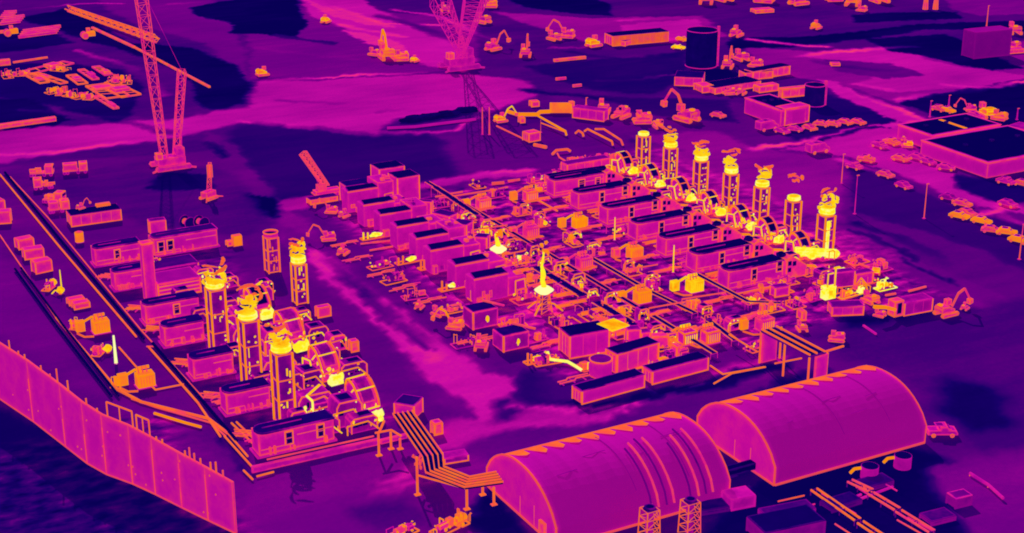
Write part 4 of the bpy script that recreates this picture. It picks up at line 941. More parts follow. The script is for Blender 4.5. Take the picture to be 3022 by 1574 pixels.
# central front buildings
contT('S',880,410,1215,350,215,4.5,'filter_building','big ribbed magenta filter building with navy roof at the front centre of the right block','building',wall=MT(.60,.70,.3,.03),roof=COLD)
contT('S',1285,545,1640,440,370,3.2,'long_box','pink box with navy roof behind the two front containers','container',wall=MT(.64,.80,.4,.03),roof=COLD)
p=g('S',1190,575); t=thing('round_tank','low round magenta tank with purple top left of the pink box','tank',p+Vector((0,1.8,0))); MB().cyl((0,0,0),(0,0,3.0),2.0,2.0,20).build('shell',WALL,t); MB().cyl((0,0,3.003),(0,0,3.2),2.0,1.7,20).build('top',PURP,t)
MB().tube([(2.0*math.cos(2*PI*i/20),2.0*math.sin(2*PI*i/20),3.05) for i in range(21)],.12,5).build('rim',WARM,t)
contT('S',985,802,1520,655,690,2.9,'front_container','left one of two long magenta containers along the block front','container',wall=MT(.60,.72,.14,.02),roof=MT(.04,.75,.3,.02),group='two long front containers',ribs=False,doors=True)
contT('S',1590,632,2068,505,520,2.9,'front_container','right one of two long magenta containers along the block front','container',wall=MT(.60,.76,.22,.02),roof=MT(.03,.79,.3,.02),group='two long front containers',ribs=False,doors=True)
for i,(x0,y0,x1,y1,yt,lb,h_) in enumerate([(860,1060,1110,1040,900,'purple hopper box with glowing spot at the front left of the right block',3.6),(1160,1280,1430,1250,1120,'pink-rimmed hopper box with orange dot in front of the purple one',3.2)]):
    a=g('P',x0,y0); t=thing('hopper_box',lb,'hopper',a,0,'hopper boxes'); 
    MB().box(2.6,2,.1,5.4,4,h_-.1).build('wall',MT(.50,.77,.35,.06),t); MB().box(2.6,2,h_+.003,5.0,3.6,.1).build('roof',COLDR,t)
    MB().rail([(4.0,3.8,h_+.4),(6.6,0,h_+.2)],.4,.3).build('beam',PINK,t); MB().blob((3.0,-.15,h_*.5),.35,.25,.6,.3,7,5).build('glowing_spot',HOT,t); MB().rail([(0,-.1,.1),(0,-.1,h_)],.3,.3).build('corner_post',WARM,t)
# stacks with flames
def flare(label, p, h, r, fl, seed):
    rd=random.Random(seed); t=thing('flare_stack',label,'flare',p)
    MB().lattice((0,0,0),(0,0,h),2.4,1.5,.12,4,(1,0,0)).build('lattice_tower',WARM,t); MB().cyl((0,0,0),(0,0,h),.7,.7,12).build('riser',PURP,t)
    MB().cyl((0,0,h),(0,0,h+.75),r*.5,r,16).cyl((0,0,h+.755),(0,0,h+1.4),r,r*.55,16).build('white_hot_cone',WHITE,t)
    f=MB(); z=h+1.3; x=0; rr=.52
    while z < h+1.4+fl:
        nx=x+rd.uniform(-.3,.26); st=rd.uniform(.7,1.3); nr=max(.22,rr*rd.uniform(.72,1.25)) ; f.cyl((x,0,z),(nx,0,z+st),rr,nr,9); x=nx; z+=st*.98; rr=nr if z<h+fl*.7 else nr*.8
    f.build('flame',MT(.94,.97,.3,.05,1.),t); gas(z-1,.8,2.5,5,rd).build('flame_tip',ORNG,t)
    for a in ((-2.2,-1.2),(2.4,-1.5),(-1.6,2)): MB().tube([(0,0,h*.55),(a[0]*.7,a[1]*.7,1.6),(a[0]*1.3,a[1]*1.3,.2)],.18,6).build('brace_pipe',ORNG,t)
flare('tall yellow flame above a white-hot cone at the centre of the right block', g('P',1560,870)+Vector((0,0,0)), 3.7, 1.9, 6.6, 4)
flare('shorter orange flame above a white-hot cone beside the filter houses', g('P',1110,420), 3.0, 1.8, 2.4, 7)
# hot engines on the left flank
for i,(k,x,y,L,lb,m) in enumerate([('G',500,945,7,'upper glowing engine on the left flank of the central rows',VHOT),('G',850,1185,7,'middle glowing engine on the left flank of the central rows',VHOT),('P',680,640,7,'lower glowing engine on the left flank of the central rows',VHOT),
    ('P',430,440,5,'pale glowing pipe piece between middle and lower glowing engines',HOT),('P',900,745,3.5,'small glowing valve group below the lower glowing engine',VHOT),('P',1320,370,5,'bright yellow pipe elbow between the two flames',VHOT),('S',600,430,5,'white-rimmed pump frame in front of the big ribbed filter building',HOT)]):
    p=g(k,x,y); t=thing('hot_engine',lb,'engine',p,.05,'glowing engines'); rd=random.Random(i+50)
    e=MB(); e.blob((0,0,.7),L*.2,.55,.5,.3,9,6); e.tube([(-L*.1,0,.7),(L*.25,0,.8),(L*.42,.3,1.3)],.28,7); e.build('engine_core',m,t)
    MB().rail([(-L/2,-.8,.2),(L/2,-.8,.2),(L/2,.8,.2),(-L/2,.8,.2),(-L/2,-.8,.2)],.18,.25).build('frame',WARM,t)
    for s_ in (-.45,-.3): MB().rail([(L*s_,-.4,.2),(L*s_,-.4,rd.uniform(1.4,2.3))],.3,.3).build('upright',HOT if i==0 else FRAME,t)
    MB().box(L*.1,.9,.2,L*.6,1.0,1.0).build('casing',INDI,t)
pipe_run('hot_line','bright orange pipe snaking from the white-rimmed pump frame around the big filter building','pipe',[g('S',690,350,1.4),g('S',705,410,.8),g('S',860,430,.6),g('S',930,470,.4),g('S',985,505,.2)],.28,VHOT)
# orange machines flanking
for i,(k,x,y,s_,lb,m) in enumerate([('G',60,700,.8,'pink machine with round dish left of the central buildings',PINK),('G',190,740,.7,'orange-topped pump truck left of the central buildings',WARM),('G',30,970,.9,'orange digger at the left edge of the central yard',WARM),
   ('G',180,1110,.8,'orange topped loader beside the central road',WARM),('P',330,840,.6,'small pink machine beside the central road',PINK),('P',520,910,.8,'small orange machine in front of the lower glowing engine',WARM),('P',680,1040,.9,'orange pump cluster left of the purple hopper box',ORNG),('P',940,1240,1.0,'pink machine left of the pink-rimmed hopper box',PINK)]):
    excavator(lb, g(k,x,y), random.Random(i).uniform(0,3), m, s_*.8, boom=(i in (0,2,6)), name='yard_machine', cat='machine')
for i,(x0,y0,x1,y1,lb) in enumerate([(350,1020,650,985,'upper'),(440,1085,670,1045,'second'),(450,1250,570,1240,'third'),(560,1300,590,1290,'lowest')]):
    a,b=g('G',x0,y0),g('G',x1,y1); tag(MB().rail([a+Vector((0,0,.3)),b+Vector((0,0,.3))],.3,.3).build('low_rail',PINK),lb+' thin pink rail lying left of the glowing engines','rail')
# scatter of skids in the gaps
mixes=[[WARM,PINK,ORNG,PURP,WARM],[PURP,WARM,DIM,INDI,PINK],[FRAME,WALL,WARM,INDI,ORNG],[PINK,DIM,PURP,WARM,HOT]]
cells=[]
for j,x in enumerate((139.6,146.0,151.0)):
    for i,y in enumerate((218,227,236,250,258.5,269,277,289,300,312)):
        cells.append((x,y,['beside the filter houses','in the middle gap','beside the left rack'][j],i,('left','middle','right')[j]))
for n_,(x,y,w1,i,c) in enumerate(cells):
    skid('%s equipment skid from the front, %s file of the central gap' % (ORD[i],c),(x+random.uniform(-.8,.8),y,0),400+n_,mixes[n_%4],5.2,3.6,random.choice((0,0,.05,PI/2)),'equipment skids of the central gap')
for i,y in enumerate((222,231.5,243.6,252.5,266,274,289,297.5,312,321)):
    skid('%s low skid from the front between the two transformer columns'%ORD[i],(164.8+random.uniform(-1,1),y,0),500+i,mixes[(i+1)%4],4,2.6,random.choice((0,PI/2)),'low skids between the transformer columns')
for i,y in enumerate((222.5,228.,240.5,252,263.5,275,287.5,300,311,317)):
    skid('%s low skid from the front along the front ends of the long enclosures'%ORD[i],(178.6+random.uniform(-1,3),y,0),540+i,mixes[(i+2)%4],5,2.2,0,'low skids by the long enclosures')
for i,(x,y) in enumerate(((184,223),(190,224),(197,229),(203,232),(211,236),(213,231),(196,222),(205,226),(187,230.5),(212,248),(197.5,236))):
    skid('%s hot skid counted from the left in the near right corner cluster'%ORD[i],(x,y,0),570+i,mixes[i%4] if i!=3 else [VHOT,HOT,ORNG,HOT],4.4,3.0,random.choice((0,.1,PI/2)),'skids of the near right corner cluster')
for i,(x,y) in enumerate(((131,240),(127,246),(124,252),(131,232),(137,224),(134,216.5),(139,213),(121,262),(121,272),(122,281),(144,211),(150,213),(150,219),(165,209),(128,222),(119,236))):
    skid('%s pipe skid from the top in the front left scatter of the right block'%(ORD[i] if i<14 else ['fifteenth','last'][i-14]),(x,y,0),600+i,mixes[(i*3)%4],5,2.6,random.choice((0,.1,-.1)),'pipe skids of the front left scatter')
for i,(k,x0,y0,x1,y1,yt,lb,m) in enumerate([('R',240,700-100,270,600,550,'narrow upright orange cabinet in front of the nearest long enclosure',WARM),('R',370,640,490,620,560,'magenta cabinet with orange left edge in front of the nearest long enclosure',WALL),('R',600,840,635,835,765,'upright orange cabinet near the right end of the right block front',WARM),
    ('Q',1130,1320,1170,1310,1230,'upright orange cabinet by the near central rack',WARM),('R',350,750,380,745,700,'small orange crate by the right pipe rack',WARM),('Q',780,1190,870,1175,1090,'pink cabinet beside the striped magenta wall',PINK),('Q',640,1200,770,1190,1060,'magenta upright tank box beside the striped magenta wall',WALL),('Q',890,1240,1050,1230,1130,'orange topped cabinet beside the near left rack',WARM),
    ('R',870,560,1050,540,430,'tall warm purple frame block behind the glowing box at the near right corner',DIM),('R',1060,540,1210,515,440,'magenta low shed right of the warm purple frame block',WALL),('R',880,770,1130,760,700,'magenta trailer under the yellow hose at the near right corner',WALL),('Q',480,1100,620,1080,960,'striped magenta wall block under the orange diamond plate',WALL)]):
    contT(k,x0,y0,x1,y1,yt,1.8,'cabinet',lb,'cabinet',wall=m,roof=PURP if m is not WARM else WARM,ribs=(i==11),doors=False)
p=g('Q',500,1000,4.6); tag(MB().box(p.x,p.y,p.z-.2,4.2,4.2,.25,rot=PI/4-.6).build('hot_plate',HOT),'orange diamond-shaped plate on the striped magenta wall block','plate')
# raised pipe deck at the front
t=thing('raised_pipe_deck','raised dark pipe deck on magenta legs reaching from the right block to the fabric shelter','pipe bridge',(161.3,203.6,0))
def rel(k,x,y,z): v=g(k,x,y,z); return (v.x-161.3,v.y-203.6,z)
A0=rel('R',290,905,6.2); A1=rel('R',590,1150,6.2); B0=rel('R',320,870,6.6); B1=rel('R',765,1115,6.6)
W0=(-.2,0,6.2); W1=(0.2,-13.2,6.2); V1=(3.6,-13.0,6.2); V0=(3.0,0.2,6.2)
MB().add([(W0[0],W0[1],6.0),(W1[0],W1[1],6.0),(V1[0],V1[1],6.0),(V0[0],V0[1],6.0),(W0[0],W0[1],6.3),(W1[0],W1[1],6.3),(V1[0],V1[1],6.3),(V0[0],V0[1],6.3)],[(0,3,2,1),(4,5,6,7),(0,1,5,4),(1,2,6,5),(2,3,7,6),(3,0,4,7)]).build('deck',MT(.06,.5,.3,.03),t)
for x in (0,1.5,3.2): MB().rail([(x,0,6.5),(x+.3,-13.1,6.5)],.22,.3).build('edge_pipe',FRAME,t)
for a,b,m in (((.0,0),3.2,WALL),((1.2,-13.1),2.6,WALL)): MB().box(a[0]+b/2+.3,a[1],0,b,.4,5.95).build('leg_panel',MT(.6,.74,.25,.03),t)
for x,y in ((-.1,0),(.1,-13.2),(4.4,0),(4.2,-13),(.1,-6.5)): MB().box(x,y,0,.28,.28,6.1).build('leg_post',FRAME,t)
MB().rail([(3.8,-13,6.4),(8.0,-12.6,6.4)],.3,.3).build('side_pipe',FRAME,t)
MB().rail([(.1,-13.2,5.9),(-9.5,-12.2+6.5,2.0)],.0,.0)
for i,(pts,lb) in enumerate([([g('S',2120,640-20,.3),g('R',0,1290,.3),g('R',290,1235,.3)],'thin pink ground pipe in front of the raised pipe deck'),([g('R',370,1205,.3),g('R',600,1160,3.0)],'thin orange pipe rising to the near leg of the raised deck'),([g('V',190,75,.3),g('V',285,140,.3),g('V',600,85,.3)],'angled orange pipe right of the two long front containers'),([g('Q',1650,1100,2.5),g('Q',1930,1270,2.5)],'pale pipe feeding the far end of the raised deck')]):
    pipe_run('pipe',lb,'pipe',pts,.16,FRAME)
# near right front machines
contT('R',860,800,1130,790,720,2.8,'low_trailer','magenta trailer with orange underside at the near right of the block','trailer',wall=WALL,roof=MT(.35,.74,.3,.05))
contT('R',1480,800,1720,755,690,3.,'low_trailer','long dim magenta trailer right of the dark-windowed frame','trailer',wall=MT(.5,.66,.3,.05),roof=DIM)
t=thing('frame_module','upright frame with one dark opening at the far end of the near right trailers','module',g('R',1400,810)); MB().box(1.0,1,0,2.2,2,3.2).build('frame',WARM,t); MB().box(1.0,-.05,.6,1.1,.1,2.2).build('dark_opening',BLACK,t); MB().rail([(-5,.5,3.0),(-2.5,0,2.6),(0,0,1.6)],.6,.6).build('orange_hose',ORNG,t)
for i,(k,x,y,s_,lb,m) in enumerate([('R',1840,790,1.1,'pink digger at the far right tip of the right block',PINK),('R',2005,740,.5,'small pink machine right of the pink digger',PINK),('R',1240,430,.7,'small glowing machine above the yellow hose cluster',HOT),('R',600,920,.7,'orange machine below the near right trailers',WARM),('R',1190,680,.9,'orange loader beside the upright frame with dark opening',ORNG),('R',1270,800,.6,'pink-orange cart below the orange loader',WARM),('R',900,1010,.8,'pink pickup-sized machine alone on the dark ground in front of the right block',PINK)]):
    excavator(lb,g(k,x,y),.4*i,m,s_*.85,boom=i in (0,4),name='yard_machine',cat='machine')
skid('glowing yellow hose cluster at the right rim of the right block',g('R',1320,560),801,[VHOT,HOT,ORNG,VHOT],4.5,2)
skid('long glowing string of hoses in front of the warm purple frame block',g('R',1040,620),802,[HOT,HOT,ORNG,VHOT],7,1.2,.1)
for i,(x0,y0,x1,y1,lb) in enumerate([(1520,595,1670,555,'pale beam lying on the dark ground at the right rim of the right block'),(1320,630,1410,615,'short pale beam behind the orange loader'),(1090,355,1180,390,'thin pale beam right of the orange stack foot cluster'),(1130,890,1240,965,'faint thin pipe on dark ground below the trailers')]):
    a,b=g('R',x0,y0),g('R',x1,y1); tag(MB().rail([a+Vector((0,0,.3)),b+Vector((0,0,.3))],.35,.35).build('beam',LINE if i<3 else DIM),lb,'beam')

# ------------------------------------------------------------------ rear of the right block
pipe_run('hot_pipe_run','orange trunk pipe rising to a fat silencer behind the right block','pipe',[g('H',130,165,.8),g('H',230,195,.8),g('H',420,195,.8),g('H',450,170,.8),g('H',550,165,.8)],.55,ORNG,group=None)
a,b=g('H',545,180),g('H',760,180); t=thing('silencer','fat orange cylinder lying behind the right block','silencer',a); MB().cyl((0,0,1.5),(b.x-a.x,b.y-a.y,1.5),1.5,1.5,14).build('drum',ORNG,t); MB().box((b-a).x,(b-a).y,0,1.2,1.4,3.4).build('end_box',WARM,t)
contT('H',770,230,1080,270,150,3,'trailer','long pink trailer right of the fat orange cylinder','trailer',wall=MT(.6,.74,.4,.05),roof=DIM,h=3)
for i,(pts,lb,r,m) in enumerate([([g('H',430,210,1.5),g('H',700,360,1.5),g('H',710,400,.3)],'orange pipe sloping from the silencer towards the enclosures',.3,ORNG),([g('H',460,280,1),g('H',700,370,1)],'thin pink pipe below the sloping orange pipe',.2,WARM),([g('H',890,360,.3),g('H',920,340,1.4),g('H',1160,460,1.4),g('H',1170,500,.3)],'left one of two hooked parallel pipes behind the arched ducts',.28,FRAME),
   ([g('H',990,340,1.4),g('H',1080,340,1.4),g('H',1250,450,1.4),g('H',1270,500,.3)],'right one of two hooked parallel pipes behind the arched ducts',.28,WARM),([g('H',800,380,.3),g('H',830,355,1.4),g('H',870,380,1.2),g('H',880,415,.3)],'small hooked pipe left of the two hooked parallel pipes',.3,WARM),([g('H',570,590,.3),g('H',610,550,1.),g('H',720,540,1),g('H',750,560,.4)],'curled orange hose behind the farthest enclosure',.35,WARM),
   ([g('H',620,580,.5),g('H',640,620,.5),g('H',730,675,.5)],'thin hose trailing from the curled orange hose',.22,LINE),([g('H',20,310,.3),g('H',240,415,.3),g('H',330,460,.3)],'long pink pipe beside the dark pit rim',.24,LINE),([g('H',390,495,.4),g('H',510,520,.4)],'orange ended pipe below the square pink crate',.5,WARM),
   ([g('G',1090,540,.4),g('G',1210,520,.4)],'first dash of pale pipe along the rear edge of the central buildings',.22,LINE),([g('G',1240,510,.4),g('G',1360,490,.4)],'second dash of pale pipe along the rear edge of the central buildings',.22,LINE),([g('G',1130,555,.4),g('G',1680,470,.4),g('G',1800,445,.4)],'long pale pipe along the rear edge of the central buildings',.2,LINE),
   ([g('G',1650,410,.4),g('G',1770,400,.4)],'left pale dash near the rear rim of the pit',.4,PINK),([g('G',1810,385,.4),g('G',1925,370,.4)],'right pale dash near the rear rim of the pit',.3,PINK),([g('H',370,1010,.4),g('H',620,1150,.4)],'thin orange pipe linking two orange transformers at the rear',.22,FRAME),
   ([g('H',0,940,.4),g('H',130,915,.4)],'short pink pipe left of the farthest left transformer',.2,LINE)]):
    pipe_run('pipe',lb,'pipe',pts,r,m)
contT('H',340,475,450,455,390,3,'pink_crate','square pink crate with a thin mast behind the right block','crate',wall=PINK,roof=WARM)
contT('H',255,285,300,280,225,1.6,'pink_crate','tiny pink crate left of the sloping orange pipe','crate',wall=WARM,roof=WARM,h=1.5)
contT('H',365,125,440,118,88,2,'pink_crate','pink crate behind the fat orange cylinder','crate',wall=PINK,roof=WARM,h=1.5)
contT('H',720,780,1140,710,720,3.0,'rear_trailer','pink trailer behind the farthest enclosure','trailer',wall=PINK,roof=PURP,h=2.2)
contT('H',560,920,1100,840,800,3.4,'rear_enclosure','long navy-roofed enclosure behind the farthest numbered enclosure row','enclosure',wall=WALL,roof=COLD,h=2.4)
for i,(x,y,s_,lb,m) in enumerate([(60,250,.8,'small yellow digger at the left rear corner of the right block',HOT),(1080,160,1.2,'orange trailer digger right of the long pink trailer',WARM),(1900,240,1.5,'orange machine cluster behind the glowing stacks, middle of the road',WARM),(1460,260,1.2,'faint pink machine behind the farthest glowing stack',PINK),(1250,210,1.2,'faint pink frame left of the farthest glowing stack',WALL),(1620,310,.8,'orange star-shaped machine between the two farthest glowing stacks',ORNG)]):
    excavator(lb,g('H',x,y+20),.9*i,m,s_,boom=i in(0,2),name='yard_machine',cat='machine')
for i in range(6): 
    x=[780,930,1100,560,690,1000][i]; y=[670,655,640,830,735,690][i]; skid(['left','middle','right','lower left','lower middle','lower right'][i]+' pink frame just behind the farthest enclosure',g('H',x+40,y),850+i,mixes[i%3],5,2,.1,'pink frames behind the farthest enclosure')

# ------------------------------------------------------------------ fabric shelters
def shelter(label, x0, x1, y0, y1, zap, seed):
    t=thing('fabric_shelter',label,'shelter',(x0,y0,0)); L=x1-x0; W=y1-y0
    prof=[]; n=18
    for i in range(n+1):
        u=-1+2*i/n; prof.append((W/2*(1+u), 3.1+(zap-3.1)*(1-abs(u)**2.3)**.80))
    prof=[(0,0)]+prof+[(W,0)]
    bays=10; mb=MB(); xs=[L*i/bays for i in range(bays+1)]; vs=[]; m=4
    X=[]; 
    for i in range(bays*m+1): X.append(L*i/(bays*m))
    for i,x in enumerate(X):
        sag=.15*math.sin(PI*(i%m)/m)+.05*math.sin(i*1.7+x0)
        for (y,z) in prof: vs.append((x,y,max(0,z-sag*(1 if z>3 else .3))))
    k=len(prof); fs=[(i*k+j,(i+1)*k+j,(i+1)*k+j+1,i*k+j+1) for i in range(len(X)-1) for j in range(k-1)]
    mb.add(vs,fs); mb.build('fabric_cover',MT(.575,.70,.30,.012,.50,.05),t)
    for nm,x in (('gable_panel',-.05),('gable_panel',L+.05)):
        g_=MB(); g_.prism([(y,z) for y,z in prof],x-.05,x+.05,'yz'); g_.build(nm,MT(.63,.76,.28,.02),t)
    gr=MB(); gr.rail([(-.12,y,z+.05) for y,z in prof],.22,.22); gr.rail([(L+.12,y,z+.05) for y,z in prof],.12,.12); gr.build('arch_trim',MT(.72,.77,.25,.03),t)
    e=MB(); e.rail([(0,-.1,.15),(L,-.1,.15)],.2,.3); e.rail([(-.15,0,.15),(-.15,W,.15)],.2,.3); e.build('base_rail',MT(.71,.76,.25,.03),t)
    sm=MB(); rd=random.Random(seed+9)
    for fx in (.47,.78):
        q=[(L*fx,y,z+.03) for y,z in prof if .2<y<W*.62]; sm.rail(q,.12,.05)
    for k in range(5):
        xa=L*rd.uniform(.1,.9); j=rd.randint(3,9); y,z=prof[j]; y2,z2=prof[j+1]; sm.rail([(xa,y,z+.03),(xa+rd.uniform(1,4),y+.2,z+.08)],.14,.05)
    sm.build('fabric_seam',MT(.42,.5,.2,.05),t)
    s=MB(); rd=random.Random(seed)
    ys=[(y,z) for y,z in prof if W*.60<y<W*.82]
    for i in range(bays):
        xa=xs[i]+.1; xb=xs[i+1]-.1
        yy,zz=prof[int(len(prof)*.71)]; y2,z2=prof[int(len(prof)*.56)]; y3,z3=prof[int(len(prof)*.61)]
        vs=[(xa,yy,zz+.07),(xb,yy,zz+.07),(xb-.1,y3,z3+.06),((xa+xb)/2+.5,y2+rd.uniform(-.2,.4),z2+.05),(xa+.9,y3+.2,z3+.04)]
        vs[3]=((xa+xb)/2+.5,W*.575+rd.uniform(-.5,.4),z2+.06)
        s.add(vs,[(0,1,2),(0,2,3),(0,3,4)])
    yy,zz=prof[int(len(prof)*.71)]; MB().rail([(0,yy,zz+.08),(L,yy,zz+.08)],.3,.16).build('painted_sun_strip',MT(.74,.78,.3,.06,.95),t)  # ridge highlight painted as a glowing strip
    s.build('painted_sun_scallops',MT(.775,.8,.3,.03,1.),t)  # highlights on the sagging fabric, painted as glowing orange scallops
    d=MB(); [d.box(-.14,W*(.3+.2*j),.2,.06,.1,3.5-j*.4) for j in range(2)]; d.build('gable_seam',PINK,t)
    return t
s1=shelter('nearer fabric shelter with curved magenta roof at the bottom centre, pipes entering its gable',97.4,126.9,165.6,186.3,8.5,1)
s2=shelter('farther fabric shelter with curved magenta roof right of the nearer one',135.4,165.1,165.6,185.8,8.4,2)

MB().box(-.3,3.5,.1,.4,1.6,2.4).build('side_doorway',WARM,s1)
# link duct between shelters
p0=g('V',300,880,1.2); p1=g('V',590,800,1.2); p0.z=p1.z=1.2
tag(MB().rail([p0,p1],1.4,1.1).build('link_duct',MT(.0,.3,.3,.02)),'dark horizontal duct joining the two fabric shelters','duct')
# hoses and ribbed columns at the front of the nearer shelter
for i,(xb,yb,xt,yt,n_,lb) in enumerate([(1920,1040,1900,850,4,'left'),(2205,1020,2210,790,5,'right')]):
    zt=5.2; pt=g('U',xt,yt,zt); pt.y=min(pt.y,163.6); 
    t=thing('duct_column',lb+' lattice framed duct column before the nearer shelter','duct column',(pt.x,pt.y,0),0,'duct columns'); c=MB(); rd=random.Random(i)
    for k in range(9): c.cyl((rd.uniform(-.05,.05),0,k*.58),(0,0,k*.58+.5),1.0+.12*(k%2),1.0+.12*((k+1)%2),12)
    c.v=[Vector((v.x*.55,v.y*.55,v.z)) for v in c.v]; c.build('shaft',MT(.33,.62,.4,.22),t); MB().cyl((0,0,5.25),(0,0,5.7),1.0,.8,14).build('cap',MT(.05,.6,.3,.05),t)
    MB().lattice((0,0,0),(0,0,5.3),2.3,2.0,.1,4,(1,0,0)).build('lattice_frame',WARM,t)
def vault(y, y0=165.6, y1=186.3, zap=8.5):
    u=-1+2*(y-y0)/(y1-y0); return 3.1+(zap-3.1)*(1-abs(u)**2.3)**.80
for i,(xu,yu,ln,nm) in enumerate([(1960,890,7.2,'outermost left'),(2020,880,8.2,'second left'),(2085,865,8.8,'third left'),(2150,855,8.6,'fourth left'),(2270,815,6.2,'first right'),(2335,800,7.6,'second right'),(2395,788,8.8,'third right'),(2450,775,8.4,'fourth right')]):
    x=g('U',xu,yu,2.).x; P=[Vector((x,165.2,2.2))]+[Vector((x,y,vault(y)+.28)) for y in np.linspace(165.9,165.6+ln,7)]
    tag(MB().tube(P,.15 if i%2==0 else .17,8).build('roof_hose', MT(.34,.42,.2,.10) if i%2==0 else MT(.68,.73,.2,.08,.75)), nm+(' dark' if i%2==0 else ' orange')+' hose lying up the front slope of the nearer shelter','hose','hoses on the nearer shelter')
# pipe bridge from the left block to the nearer shelter
t=thing('pipe_bridge','bridge of parallel dark pipes with orange rims from the left block to the nearer shelter','pipe bridge',(91.5,190,0)); O=Vector((91.5,190,0))
ctr=[g('U',20,110,4.6),g('U',250,440,4.6),g('U',265,545,4.0),g('U',510,640,4.0),g('U',760,600,4.0)]
def offs(P,o):
    R_=[]
    for i,p in enumerate(P):
        d=(P[min(i+1,len(P)-1)]-P[max(i-1,0)]); d.z=0; d.normalize(); R_.append(p+Vector((-d.y,d.x,0))*o-O)
    return R_
for j in range(5):
    o=(j-2)*.8; MB().rail(offs(ctr,o),.15,.3).build('hot_pipe',WARM if j%2==0 else FRAME,t)
    if j<4: MB().rail([q-Vector((0,0,.28)) for q in offs(ctr,o+.36)],.54,.4).build('dark_pipe',MT(0,0,.1,.01),t)
for k,x,y,yt in (('U',135,740,450),('U',510,850,690),('U',630,740,650),('U',715,815,680),('N',1740,575,345),('N',1860,510,340),('N',1950,510,400)):
    p=g(k,x,y); h_=hh(k,x,y,yt); q=p-O; MB().box(q.x,q.y,0,.3,.3,h_).box(q.x,q.y,0,.9,.7,.15).build('support_leg',FRAME,t)
MB().rail([g('N',1700,350,4.)-O,g('N',1860,320,4.)-O,g('N',1960,380,3.6)-O],.25,.25).build('cross_beam',FRAME,t)
MB().rail([g('N',1740,345,4.)-O,g('N',1790,230,4.3)-O],.3,.3).build('cross_beam',FRAME,t)
p0=g('U',135,590,3.2)-O; p1=g('U',500,690,3.2)-O; MB().rail([p0,p1],.22,.22).build('cross_beam',FRAME,t)
q=g('U',135,470,4.)-O; v=MB(); rd=random.Random(2); [v.blob((q.x+rd.uniform(-.6,.8),q.y+rd.uniform(-1.6,.8),rd.uniform(3,5)),.25,.2,.3,.4,6,4) for _ in range(9)]; v.build('valves',PINK,t)
contT('U',-40,150,110,175,60,3.5,'valve_house','small louvred pink house at the left end of the pipe bridge','valve house',wall=PINK,roof=MT(.2,.74,.3,.05),h=2.6)
contT('U',340,510,520,480,400,2,'frame_cart','open pink frame right of the bend in the pipe bridge','frame',wall=MT(.42,.74,.3,.1),roof=DIM,h=1.0)
for i,(x0,y0,x1,y1) in enumerate([(1080,530,1190,515),(-40,545,70,530),(-40,605,70,590),(-40,640,70,625)]):
    a,b=g('U',x0,y0),g('U',x1,y1)
# foreground right objects
contT('V',350,1175,525,1140,1070,3,'small_cabin','pink cabin in front of the gap between the shelters','cabin',wall=MT(.55,.64,.3,.05),roof=MT(.58,.64,.3,.05),h=1.8,rim=False,ribs=False,doors=False)
contT('V',600,1450,1050,1352,1240,5,'shed','magenta shed at the bottom frame edge right of the nearer shelter','shed',wall=MT(.46,.5,.3,.05),roof=MT(.06,.4,.3,.02),ribs=False,doors=False,rim=False,h=2.2)
for i,(x,y,lb) in enumerate([(1390,890,'round magenta tank with dark top in front of the farther shelter'),(1640,810,'round magenta tank right of the first round one')]):
    p=g('V',x,y+30); t=thing('round_tank',lb,'tank',p,0,'round tanks in front of the shelter'); MB().cyl((0,0,0),(0,0,2.0),1.35,1.35,20).build('shell',MT(.56,.62,.2,.04),t); MB().cyl((0,0,2.003),(0,0,2.1),1.3,1.0,20).build('top',MT(.03,.3,.2,.02),t)
    MB().tube([(-1.0,.6,1.6),(-2.0,1.2,1.4),(-2.4,1.6,.6)],.25,6).build('orange_hose',ORNG,t)
car('pink pickup with dark bed right of the farther shelter',g('V',1935,600),-.5,1.1,None,WALLP,'pickup','pickup_truck')
def frame_pair(label,k,P,m,r=.14,off=1.0):
    a,b=g(k,*P[0]),g(k,*P[1]); d=(b-a).normalized(); s_=Vector((-d.y,d.x,0))*off/2
    t=thing('long_rack',label,'rack',a); v=b-a
    for q in (s_,-s_): MB().rail([q+Vector((0,0,.9)),v+q+Vector((0,0,.9))],r*1.5,r*2).build('rail',m,t)
    f=MB(); n=max(2,int(v.length/3))
    for i in range(n+1): c=v*i/n; f.rail([c+s_+Vector((0,0,.85)),c-s_+Vector((0,0,.85))],.1,.1); f.box(c.x+s_.x,c.y+s_.y,0,.12,.12,.85).box(c.x-s_.x,c.y-s_.y,0,.12,.12,.85)
    f.build('frame',MT(.2,.5,.2,.05),t)
for i,(x0,y0,x1,y1) in enumerate([(970,1050,1300,1280),(1320,1300,1500,1420),(1240,985,1400,1060),(1400,1080,1600,1200),(1610,1215,1860,1370)]):
    frame_pair(['left rack of paired rails','left rack continuing off the bottom edge','short upper right rack of paired rails','middle right rack of paired rails','lower right rack of paired rails'][i]+' on the dark ground at the bottom right','V',[(x0,y0),(x1,y1)],FRAME if i<2 else LINE,off=1.1)
for i,(x0,y0,x1,y1) in enumerate([(1200,1140,1570,1000),(1190,1120,1330,1060)]):
    a,b=g('V',x0,y0),g('V',x1,y1); tag(MB().rail([a+Vector((0,0,.25)),b+Vector((0,0,.25))],.3,.3).build('low_rail',DIM),['long','short'][i]+' dim rail crossing between the racks at the bottom right','rail')
contT('V',2040,1160,2160,1130,1050,2,'small_cabin','dim magenta cabin at the lower right','cabin',wall=MT(.46,.5,.3,.05),roof=PURP,h=1.6,ribs=False,doors=False,rim=False)
a,b=g('V',2150,910),g('V',2400,1100); pipe_run('low_fence','dim fence line falling towards the lower right corner','fence',[a+Vector((0,0,.5)),g('V',2290,975,.5),b+Vector((0,0,.5))],.25,DIM,posts=3)
